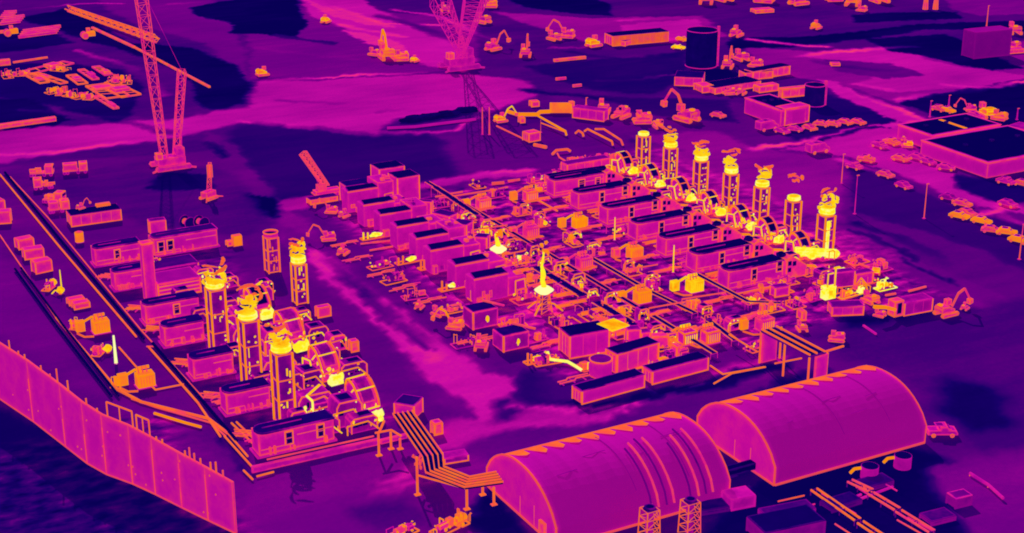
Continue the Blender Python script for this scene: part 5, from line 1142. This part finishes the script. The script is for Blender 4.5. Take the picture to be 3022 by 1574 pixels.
for i,(k,x,y,lb) in enumerate([('U',340,1010,'orange-rimmed machine cut by the bottom frame edge left of the nearer shelter'),('U',465,955,'small pink part on the ground above the bottom machine'),('U',30,1035,'orange tangle at the bottom edge left of the rimmed machine')]):
    skid(lb,g(k,x,y),900+i,[FRAME,PURP,WARM,ORNG],4 if i!=1 else 1.5,2.2,.3)
# ------------------------------------------------------------------ top right: tank, silo, buildings, vehicles
def tank(label,p,r,h,m,top):
    t=thing('storage_tank',label,'storage tank',p); MB().cyl((0,0,0),(0,0,h),r,r,32).build('shell',m,t)
    MB().cyl((0,0,h+.003),(0,0,h+.6),r*.98,r*.2,32).build('roof',top,t)
    MB().tube([(r*1.01*math.cos(2*PI*i/32),r*1.01*math.sin(2*PI*i/32),h) for i in range(33)],.16,5).build('rim',DIM,t)
    MB().tube([(r*1.01*math.cos(2*PI*i/32),r*1.01*math.sin(2*PI*i/32),.2) for i in range(33)],.16,5).build('foot_rim',DIM,t)
    MB().rail([(r*.92,-r*.5,0),(r*.92,-r*.5,h+1.2)],.7,.7).build('stair_tower',WALLP,t)
    q=MB(); [q.rail([(r*.75,-r*.72,z),(r*.98,-r*.45,z+.8)],.2,.2) for z in np.arange(.5,h-1,1.4)]; q.build('stair_flight',DIM,t); return t
tank('large dark cylindrical storage tank at the upper right',g('C',1600,545)+Vector((1.5,3.6,0)),4.9,11.6,MT(.05,.2,.2,.04,.9),MT(.02,.3,.2,.02))
tank('smaller dark tank with pink stair tower behind the dark-roofed building',g('D',500,850)+Vector((1,2.2,0)),2.9,6.0,MT(.12,.3,.2,.05),MT(.03,.3,.3,.02))
def roofbox(k,x0,y0,x1,y1,D,h,label,doors=2,wall=None,windows=0):
    a,b=g(k,x0,y0),g(k,x1,y1); return building(label,a,math.atan2(b.y-a.y,b.x-a.x),(b-a).length,D,h,MT(.0,.76,.5,.01),'industrial_building',doors,wall,windows=windows)
# building with slanting navy roof (front wall long along the street direction)
def building_xy(label,c0,lx,ly,h,rz=0,wall=None,doors=2): return building(label,c0,rz,lx,ly,h,MT(.0,.76,.45,.01),'industrial_building',doors,wall)
building('magenta building with dark slanting roof at the upper right',(263.8,330.2,0),0,8.6,16.5,4.3,MT(.0,.76,.25,.01),'industrial_building',0,MT(.585,.75,.24,.02))
contT('D',250,1000,440,965,870,4,'annex','magenta annex with pink top joined to the dark slanting roofed building','annex',wall=WALL,roof=PINK,ribs=False,doors=False)
building('near right building with big black roof and magenta parapet',(278.3,267.3,0),0,30,23.5,3.7,MT(.0,.74,.2,.01),'industrial_building',1,MT(.60,.74,.24,.02))
building('rear right building with dark roof under the bright orange beam',(283.6,292.5,0),0,24,13,3.7,MT(.0,.74,.2,.01),'industrial_building',0,MT(.60,.74,.24,.02))
tag(MB().blob((294,265.8,.6),2.2,1.2,.9,.1,10,6).build('dark_mound',MT(.02,.02,.3,.02,.5)),'dark round mound before the near right building','mound')
contT('D',1745,470,2030,440,225,6,'plain_hall','large plain purple-magenta hall near the right edge','hall',wall=MT(.45,.5,.4,.015,.6),roof=MT(.50,.55,.3,.015,.6),ribs=False,doors=False,h=8.6,rim=False)
for i,(k,x0,y0,x1,y1,yt,D,lb,w_,r_) in enumerate([('C',1590,740,1680,730,690,5,'pink box at the left end of the low wall below the storage tank',PINK,WARM),('C',1370,680,1590,690,610,8,'low pink open building below the storage tank',PINK,COLDR),('C',1690,750,2050,690,700,7,'long low dark-roofed shed below the storage tank',PINK,COLD),('C',1930,640,2147,620,580,4,'orange long container right of the storage tank',WARM,COLD),('D',0,640,290,590,570,4,'orange long container continuing at the right of the storage tank',WARM,COLD),('D',50,740,200,720,690,3,'orange shed roof edge behind the dark-roofed building',WARM,WARM),
    ('D',230,780,430,760,710,2,'orange canopy with white lamp beside the smaller dark tank',WARM,WARM),('C',880,370,1320,330,290,6,'long orange container at the top centre right',MT(.76,.79,.3,.04),COLD),('C',860,350,980,370,310,4,'small orange trailer at the left end of the long orange container',WARM,PURP),('D',620,545-20,690,525,515,2,'flat pink slab in the middle of the right field',PINK,PINK),('D',2010,1060,2147,1090,1000,6,'pink crate stack at the right frame edge',MT(.55,.7,.3,.08),DIM),('D',2020,430,2147,420,400,3,'pale pink barrier right of the plain hall',PINK,PINK),('D',20,110,165,100,85,4,'orange long lorry trailer at the top right',WARM,WARM)]):
    contT(k,x0,y0,x1,y1,yt,D,'yard_container' if i not in (1,2) else 'low_shed',lb,'container' if i not in (1,2) else 'shed',wall=w_,roof=r_)
rd=random.Random(77)
veh=[('D',540,1000,'leftmost of the four orange cars by the dark-roofed building',WARM,'car'),('D',630,1000,'second of the four orange cars by the dark-roofed building',WARM,'car'),('D',730,985,'third of the four orange cars by the dark-roofed building',WARM,'car'),('D',830,985,'rightmost of the four orange cars by the dark-roofed building',WARM,'car'),
 ('D',110,1030,'pink van at the foot of the magenta building',PINK,'van'),('D',230,1055,'second pink car at the foot of the magenta building',PINK,'car'),('D',330,1040,'third dim car at the foot of the magenta building',PINK,'car'),('D',450,1030,'orange ringed car below the annex',WARM,'car'),('C',1715,930,'lone orange-rimmed car left of the magenta building',WARM,'car'),
 ('D',510,1210,'long pink bus-like van on the magenta street corner',PINK,'van'),('J',330,330,'pink pickup among the clutter at the street corner',PINK,'pickup'),('J',450,260,'orange-rimmed pickup at the street corner',WARM,'pickup'),('J',640,410,'orange-rimmed car parked first below the street corner',WARM,'car'),('J',820,520,'pink-orange car parked second below the street corner',PINK,'car'),
 ('J',1400,700,'pink car parked at the head of the kerb row on the right',WARM,'car'),('J',1370,820,'orange car first in the kerb row on the right',ORNG,'car'),('J',1450,790,'orange car second in the kerb row on the right',WARM,'car'),('J',1590,870,'orange car third in the kerb row on the right',ORNG,'car'),('J',1690,960,'orange car fourth in the kerb row on the right',WARM,'car'),('J',1840,980,'orange car last in the kerb row on the right',ORNG,'car'),
 ('J',1850,700,'dim pink car across the street from the kerb row',PINK,'car'),('J',1830,480,'pink pickup near the right frame edge',PINK,'pickup'),('J',1240,340,'pink car in the car park row before the black diamond roof, right end',PINK,'car'),('J',1060,280,'dark-topped car in the middle of the car park row',PINK,'car'),('J',960,240,'dark-topped car left in the car park row',PINK,'car'),('J',790,250,'dark-topped car in front of the curved wall',WARM,'car'),
 ('J',1270,640,'faint purple car near the kerb row',DIM,'car'),('D',1470,880,'orange pickup on the dark ground at the far right',WARM,'pickup'),('D',1540,890,'orange car beside the pickup on the dark ground at the far right',ORNG,'car'),('D',1750,930,'pink car left of the yellow machines at the far right',PINK,'car'),('J',580,120,'pink long pickup on the magenta street',PINK,'pickup'),('J',700,90,'orange pickup behind the long pink one',WARM,'pickup'),('J',2000,500,'orange-pink car at the right frame edge',WARM,'car'),('J',1960,1060,'orange car cut by the right frame edge beside the last pole',ORNG,'car'),
 ('C',1320+80,390,'small white-hot car left of the storage tank',HOT,'car'),('C',1430,325,'orange car behind the small white-hot one',ORNG,'car')]
st=math.atan2(-.92,.39)
for k,x,y,lb,m,kd in veh:
    car(lb,g(k,x,y),rd.choice((-1.35,-1.2,-.9,-1.5))+ (0 if kd!='van' else 1.2),1.02 if kd!='van' else 1.4,'parked cars at the right' if kd=='car' else None,MT(.58,.74,.16,.06) if m is PINK else MT(.66,.80,.18,.06) if m is WARM else m,kd,{'car':'parked_car','van':'van','pickup':'pickup_truck'}[kd])
for i,(k,x,y,s_,lb,m,bm) in enumerate([('A',2080,600,1.2,'small orange machine on the magenta plain right of the tall crane',HOT,0),('B',595,180,1.2,'lone yellow machine high on the purple slope',HOT,0),('B',1080,470,2.2,'large orange excavator with curved raised boom on the upper plain',ORNG,1),('B',980,440,1.2,'small dark-rimmed orange machine left of the large excavator',WARM,0),('B',1190,480,1.6,'orange crawler machine right of the large excavator',ORNG,0),('B',1300,490,.9,'small white-rimmed machine at the hose end by the large excavator',HOT,0),
   ('B',1540,100,1.6,'dark-rimmed machine seen through the left mast of the magenta crane',WARM,0),('B',1840,185,1.7,'dark-rimmed machine right of the magenta crane mast',WARM,0),('B',1900,60,1.6,'orange machine at the top right of the magenta crane',ORNG,0),('B',1920,400,1.6,'orange machine with pale arm right of the magenta crane foot',WARM,1),('C',190,450,1.7,'orange rimmed machine left of the pale orange beam',WARM,1),('C',415,320,1.5,'dark-rimmed machine above the pale orange beam',WARM,0),('C',520,300,1.6,'fan-shaped machine with dark gaps at the top centre',WARM,1),
   ('C',730,370,1.6,'bright yellow-orange machine left of the long orange container',HOT,0),('C',1790,540,1.6,'ringed orange machine at the foot of the storage tank',WARM,1),('C',1900,480,1.6,'orange machine group right of the storage tank, left part',WARM,0),('C',2010,530,1.4,'orange machine group right of the storage tank, right part',WARM,0),('C',1800,750,1.1,'pink machine by the low dark-roofed shed',PINK,0),('C',1900,750,1.1,'pink-orange machine left of the magenta building corner',WARM,0),
   ('D',1850,930,1.8,'yellow-orange ringed machine at the far right, largest of its group',HOT,0),('D',1950,950,1.3,'orange machine right of the yellow ringed one',ORNG,0),('D',1720,880,1.0,'orange hooked machine left of the yellow ringed one',WARM,1),('D',500,230,1.3,'lone orange box machine on the dark band at the top right',ORNG,0),('D',2070,270,1.8,'orange machine behind the plain hall at the right edge',WARM,0),('D',2050,390,1.6,'orange machine right of the plain hall',WARM,0),('D',1220,1165,.9,'small yellow machine at the corner of the rear right building',HOT,0),('D',1210,1115,.7,'small pale machine above the small yellow one',WARM,0),
   ('C',1620,30,2.4,'left machine of the orange group at the very top right',WARM,0),('C',1760,10,2.2,'second machine of the orange group at the very top right',WARM,0),('C',2080,20,2.4,'third machine of the orange group at the very top right',WARM,0),('D',360,40,2.2,'orange machine under the top frame edge right of the group',WARM,0),('D',790,45,2.4,'large orange machine at the very top right',ORNG,0),('D',1000,20,2.4,'long orange machine string at the very top right',ORNG,1),('D',860,90,1.2,'small pink machine below the large orange one at the very top',PINK,0),('D',640,10,2.0,'pink machine at the very top between two orange ones',PINK,0),
   ('C',1860,290,1.6,'pink machine right of the storage tank top',WARM,0),('D',40,940-20,0.9,'pink small machine on the far side of the dark-roofed building',PINK,0)]):
    excavator(lb,g(k,x,y),(i*.7)%3,m,s_*.72,boom=bool(bm),name='excavator' if bm else 'yard_machine',cat='excavator' if bm else 'machine')
for k,x,y0,y1,lb,m in [('I',1755,480,185,'leftmost tall pink street pole right of the stacks',LINE),('I',1885,780,395,'faint pole just right of the leftmost street pole',DIM),('J',1022,825,480,'pale street pole in the middle of the dark street',LINE),('J',1965,1230,880,'street pole at the right frame edge',LINE),('D',1850,210,45,'thin pole rising beside the plain hall',LINE),('C',670,835,775,'short pale post behind the long pink trailer',LINE),('D',1550,840,755,'thin post behind the orange pickup pair',DIM),('D',1400,930,800,'thin purple post left of the orange pickup pair',DIM),('D',2090,950,860,'thin post near the right frame edge behind the yellow machines',DIM)]:
    mast(k,x,y0,y1,lb,.13 if k in 'IJ' else .2,m)
for i,x in enumerate((1365,1445)): mast('D',x,75,-60,['left','right'][i]+' thick orange post at the top right frame edge',.9,WARM,head=False,name='thick_post',cat='post')
for i,(x,y,h_) in enumerate(((1890,1070,4.5),(1835,1070,3.0))): mast('B',x,y,y-220,['right','left'][i]+' pink timber post at the far corner of the dark pit',.22,WALL,head=False,name='timber_post',cat='post')
pipe_run('stone_kerb','low pink berm line between the pit and the timber posts','kerb',[g('B',1080,1015,.4),g('B',1300,1005,.4),g('B',1780,945,.4)],.4,MT(.58,.6,.2,.05))
for i,(x,y) in enumerate(((1290,960),(1420,940),(1550,920),(1700,890))):
    p=g('B',x,y); tag(MB().blob((p.x,p.y,.6),4.2,2.2,.9,.2,10,6).build('dark_mound',MT(.06,.06,.3,.05,.5)),['leftmost','second','third','rightmost'][i]+' dark mound in the row behind the pink berm','mound','dark mounds behind the pit')
for i,(x0,x1,y) in enumerate(((430,510,640),(565,632,695))):
    a,b=g('C',x0,y),g('C',x1,y-8); tag(MB().rail([a+Vector((0,0,.5)),b+Vector((0,0,.5))],.7,.8).build('road_barrier',PINK),['upper','lower'][i]+' short pale barrier on the dark upper road','barrier','short barriers on the upper road')

# ------------------------------------------------------------------ dense plant fittings
def bundle(label, x, y, L, n, sp, m, rz=0, z=.5, r=.11, group=None):
    t=thing('pipe_bundle',label,'pipes',(x,y,0),rz,group); rd=random.Random(int(x*7+y*3))
    for j in range(n):
        a=rd.uniform(-.6,.6); bnd=rd.uniform(-.5,.5)
        MB().rail([(-L/2+a,j*sp,z),(L*bnd*.4,j*sp,z),(L*bnd*.4+.5,j*sp+sp*.5,z+.1),(L/2+a,j*sp+sp*.5,z)],r*2,r*2).build('pipe',rd.choice(m),t)
    for s_ in (-.35,0,.35): MB().box(L*s_,(n-1)*sp/2,0,.12,n*sp+.3,z-.1).build('sleeper',PURP,t)
    return t
def cubicle(label, x, y, seed, group, s_=1.):
    """open steel frame around machinery, dark windows, warm rim"""
    rd=random.Random(seed); t=thing('machinery_frame',label,'machinery',(x,y,0),rd.choice((0,0,.06)),group); L,D,h_=rd.uniform(2.6,4.6)*s_,rd.uniform(2,3)*s_,rd.uniform(2.0,3.4)*s_
    MB().prism([(-L/2,0),(-L/2,h_*.8),(-L*.38,h_),(L*.38,h_),(L/2,h_*.8),(L/2,0)],-D/2,D/2,'xz').build('housing',rd.choice((DIM,PURP,WALLP,MT(.5,.7,.3,.08))),t)
    for q in (-1,1): MB().rail([(q*L/2,-D/2-.08,0),(q*L/2,-D/2-.08,h_*.8),(q*L*.38,-D/2-.08,h_),(0,-D/2-.08,h_+.02)],.17,.17).build('rim_bar',FRAME,t)
    for k in range(rd.randint(1,3)): MB().box(rd.uniform(-L*.35,L*.35),-D/2-.06,rd.uniform(.3,h_*.5),rd.uniform(.5,1.),.1,rd.uniform(.5,1.1)).build('dark_opening',BLACK,t)
    MB().box(rd.uniform(-.5,.5),0,h_+.003,L*.5,D*.6,.12).build('roof_tray',MT(.05,.6,.2,.04),t)
    p=MB().tube([(-L*.7,-D*.7,.2),(-L*.7,-D*.7,h_*.7),(L*.1,-D*.7,h_*.7+.2),(L*.5,-D*.8,.3)],.13,6).build('hot_pipe',rd.choice((HOT,ORNG,WARM)),t)
    for k in range(5): MB().blob((rd.uniform(-L*.6,L*.6),-D*.62,rd.uniform(.3,h_)),rd.uniform(.1,.3),.15,rd.uniform(.1,.3),.4,6,4).build('hot_fitting',rd.choice((HOT,ORNG,VHOT)),t)
    return t
WH=['nearest','second','third','fourth','fifth','sixth','seventh','eighth']
for i,(y,n_) in enumerate(((214.5,'beside the nearest louvred enclosure'),(231.0,'between nearest and second stacks'),(247.6,'between second and third stacks'),(263.5,'behind the third stack'))):
    cubicle('left machinery frame '+n_+' of the left block',82.6,y+1.0,31+i,'machinery frames of the left block',1.25)
    cubicle('right machinery frame '+n_+' of the left block',87.2,y+2.6,41+i,'machinery frames of the left block',1.35)
    cubicle('small far machinery frame '+n_+' of the left block',85.6,y+7.4,51+i,'machinery frames of the left block',1.)
    bundle('bundle of pink pipes '+n_+' of the left block',74.2,y+1.5,7.5,3,.55,[PINK,FRAME,WALL],group='pipe bundles of the left block')
    skid('rear hot pipe cluster '+n_+' of the left block',(88.6,y+6.5,0),1040+i,[WARM,ORNG,HOT,PURP,HOT],5,3.6,.1,'hot pipe clusters of the left block')
for i,(x,y) in enumerate(((86,280),(91,286),(88,293),(96,279),(97,262),(97.5,246),(84,271))):
    cubicle(WH[i]+' machinery frame in the list of frames behind the left block stacks',x,y,61+i,'machinery frames behind the left block',.95) if 0 else cubicle(['upright frame left of the idle ring-topped stack','upright frame just before the idle ring-topped stack','frame between back row enclosure and idle stack','frame at the foot of the farthest left block stack','frame by the central road beside the third duct','frame by the central road beside the second duct','frame right of the single-louvre enclosure'][i],x,y,61+i,'frames around the rear of the left block',.95)
for i in range(7):
    y=UY[i]
    bundle(OF[i]+' bundle of pipes lying in the gaps between the long enclosures',184,y-3.9,12,4,.6,[PINK,WARM,FRAME,PURP],group='pipe bundles between the long enclosures')
    skid(OF[i]+' right-hand skid in the gaps between the long enclosures',(190,y-2.6,0),1100+i,mixes[i%4],5,2.4,0,'skids between the long enclosures')
    cubicle(OF[i]+' machinery frame between long enclosures and arched ducts',198.6,y-3.4,71+i,'machinery frames beside the arched ducts',.85)
    cubicle(OF[i]+' small machinery frame between the arched ducts and the stacks',206.6,SY[i]+1.6,91+i,'machinery frames behind the arched ducts',.8)
for i,y in enumerate((219,224.5,231,236,241.5,246.5,253.5,262,266,272.5,279.8,285.8,294.5,301,308)):
    w_=ORD[i] if i<14 else 'last'
    cubicle(w_+' machinery frame from the front in the strip left of the long rack',152.0+((i*37)%5)*.5,y,201+i,'machinery frames left of the long rack',.72)
    bundle(w_+' low pipe bundle from the front in the central gap',145.0+((i*53)%7)*.6,y+1.2,7,3,.6,[PINK,WARM,FRAME,LINE],group='low pipe bundles of the central gap')
for i,y in enumerate((219,228.5,247.5,256,270,278,293.5,301)):
    cubicle(WH[i]+' machinery frame from the front between central rack and right transformers',166.8,y,231+i,'machinery frames by the right transformers',.7)
    bundle(WH[i]+' pipe bundle from the front, lying before the right transformer column',172.5,y+2.2,7,3,.5,[PINK,WARM,LINE],group='pipe bundles by the right transformers')
    bundle(WH[i]+' pipe bundle from the front between the left transformers and rack',158.4,y+2.0,5,3,.5,[PINK,LINE,WARM],.05,group='pipe bundles by the left transformers')
for i,(x,y) in enumerate(((121,236.5),(124.5,247),(122.5,258),(121.5,267),(120.5,276.5),(120,287),(121,297),(126,236),(132,228),(136,229),(142,231),(147,226),(141,219),(128,212.5))):
    bundle(ORD[i]+' thin pipe bundle in the strip beside the central road, counted anticlockwise',x,y,6.5,2,.8,[PINK,LINE,WALL],.04,.3,.1,group='thin pipe bundles beside the central road')
# strips, low structures and pipes in the bottom right corner
for i,(x0,y0,x1,y1) in enumerate([(1030,1060,1290,1215),(1090,1105,1250,1200),(1290,1010,1620,1215),(1330,1000,1600,1160),(1480,970,1600,1040),(1600,1260,1800,1374),(1680,1240,1880,1350),(1130,1290,1260,1374),(830,1180,980,1140),(700,1120,900,1075)]):
    a,b=g('V',x0,y0),g('V',x1,y1); tag(MB().rail([a+Vector((0,0,.4)),b+Vector((0,0,.4))],.16,.2).build('ground_pipe',LINE if i%2 else MT(.6,.7,.2,.06)),WH[i%8] +(' thin' if i<8 else ' dim')+' ground pipe from the left across the dark bottom right corner','pipe','ground pipes at the bottom right')
for i,(x0,y0,x1,y1,yt,w_) in enumerate([(620,1255,980,1185,1215,.30),(1110,1190,1330,1120,1150,.16),(1380,1030,1570,975,1000,.2),(1860,1290,2040,1245,1240,.28),(120,1210,330,1175,1170,.14)]):
    contT('V',x0,y0,x1,y1,yt,2.6,'low_deck',['long','narrow','small','right-hand','left-hand'][i]+' dim low deck on the dark ground at the bottom right','deck',wall=MT(w_+.12,w_+.25,.3,.06),roof=MT(w_,w_+.2,.3,.06),ribs=False,doors=False,rim=False,h=.7)

PW=['nearest','second','third','fourth','fifth','sixth']
for i,(y,x0) in enumerate(((216.5,75.5),(233.0,74.8),(249.0,74.5),(266.5,75.2),(278.5,75.5),(298.5,74.5))):
    skid(PW[i]+' low skid in the gaps between the left block enclosures',(x0,y+.6,0),1300+i,mixes[i%4],6.5,2.6,0,'low skids between the left block enclosures')
    bundle(PW[i]+' flat pipe bundle just outside the left ends of the left block enclosures',70.6,y+2.4,4.5,4,.7,[PINK,WARM,FRAME,WALL],-.7,.4,.1,'flat pipe bundles of the left block')
    cubicle(PW[i]+' small machinery frame beside the long enclosures of the left block',79.8,y+3.2,1320+i,'small machinery frames of the left block',.9)
for i,(x,y) in enumerate(((88.5,213.5),(92.5,224.8),(93.5,241.2),(93.8,258.2),(95.5,250.5),(95.3,233.5))):
    cubicle(PW[i]+' outer machinery frame along the road side of the left block',x,y,1340+i,'outer machinery frames of the left block',1.05)
# ------------------------------------------------------------------ camera, light, world
cd = bpy.data.cameras.new('camera'); cam = bpy.data.objects.new('camera', cd); COL.objects.link(cam)
cam.location = (0, 0, H)
R = Matrix((RT, UP, tuple(-v for v in FW))).transposed()
cam.rotation_euler = R.to_euler()
cd.sensor_width = 36; cd.lens = 36*FO/3022; cd.clip_start = 1; cd.clip_end = 9000
scene.camera = cam
SE, SA = math.radians(33), math.radians(14)      # sun height, azimuth clockwise from +Y
sd = Vector((math.sin(SA)*math.cos(SE), math.cos(SA)*math.cos(SE), math.sin(SE)))
sl = bpy.data.lights.new('sun', 'SUN'); sl.energy = 2.6; sl.angle = math.radians(.5); sl.color = (1, .95, .88)
so = bpy.data.objects.new('sun', sl); COL.objects.link(so); so.location = (100, 300, 150)
so.rotation_euler = sd.to_track_quat('Z', 'Y').to_euler()
w = bpy.data.worlds.new('World'); scene.world = w; w.use_nodes = True
nt = w.node_tree; sky = nt.nodes.new('ShaderNodeTexSky'); sky.sky_type = 'NISHITA'; sky.sun_disc = False
sky.sun_elevation = SE; sky.sun_rotation = SA
bg = nt.nodes['Background']; nt.links.new(sky.outputs[0], bg.inputs[0]); bg.inputs[1].default_value = .08
scene.view_settings.view_transform = 'Standard'; scene.view_settings.look = 'None'; scene.view_settings.exposure = 0
scene.cycles.max_bounces = 3; scene.cycles.diffuse_bounces = 2
scene.cycles.filter_width = 1.8
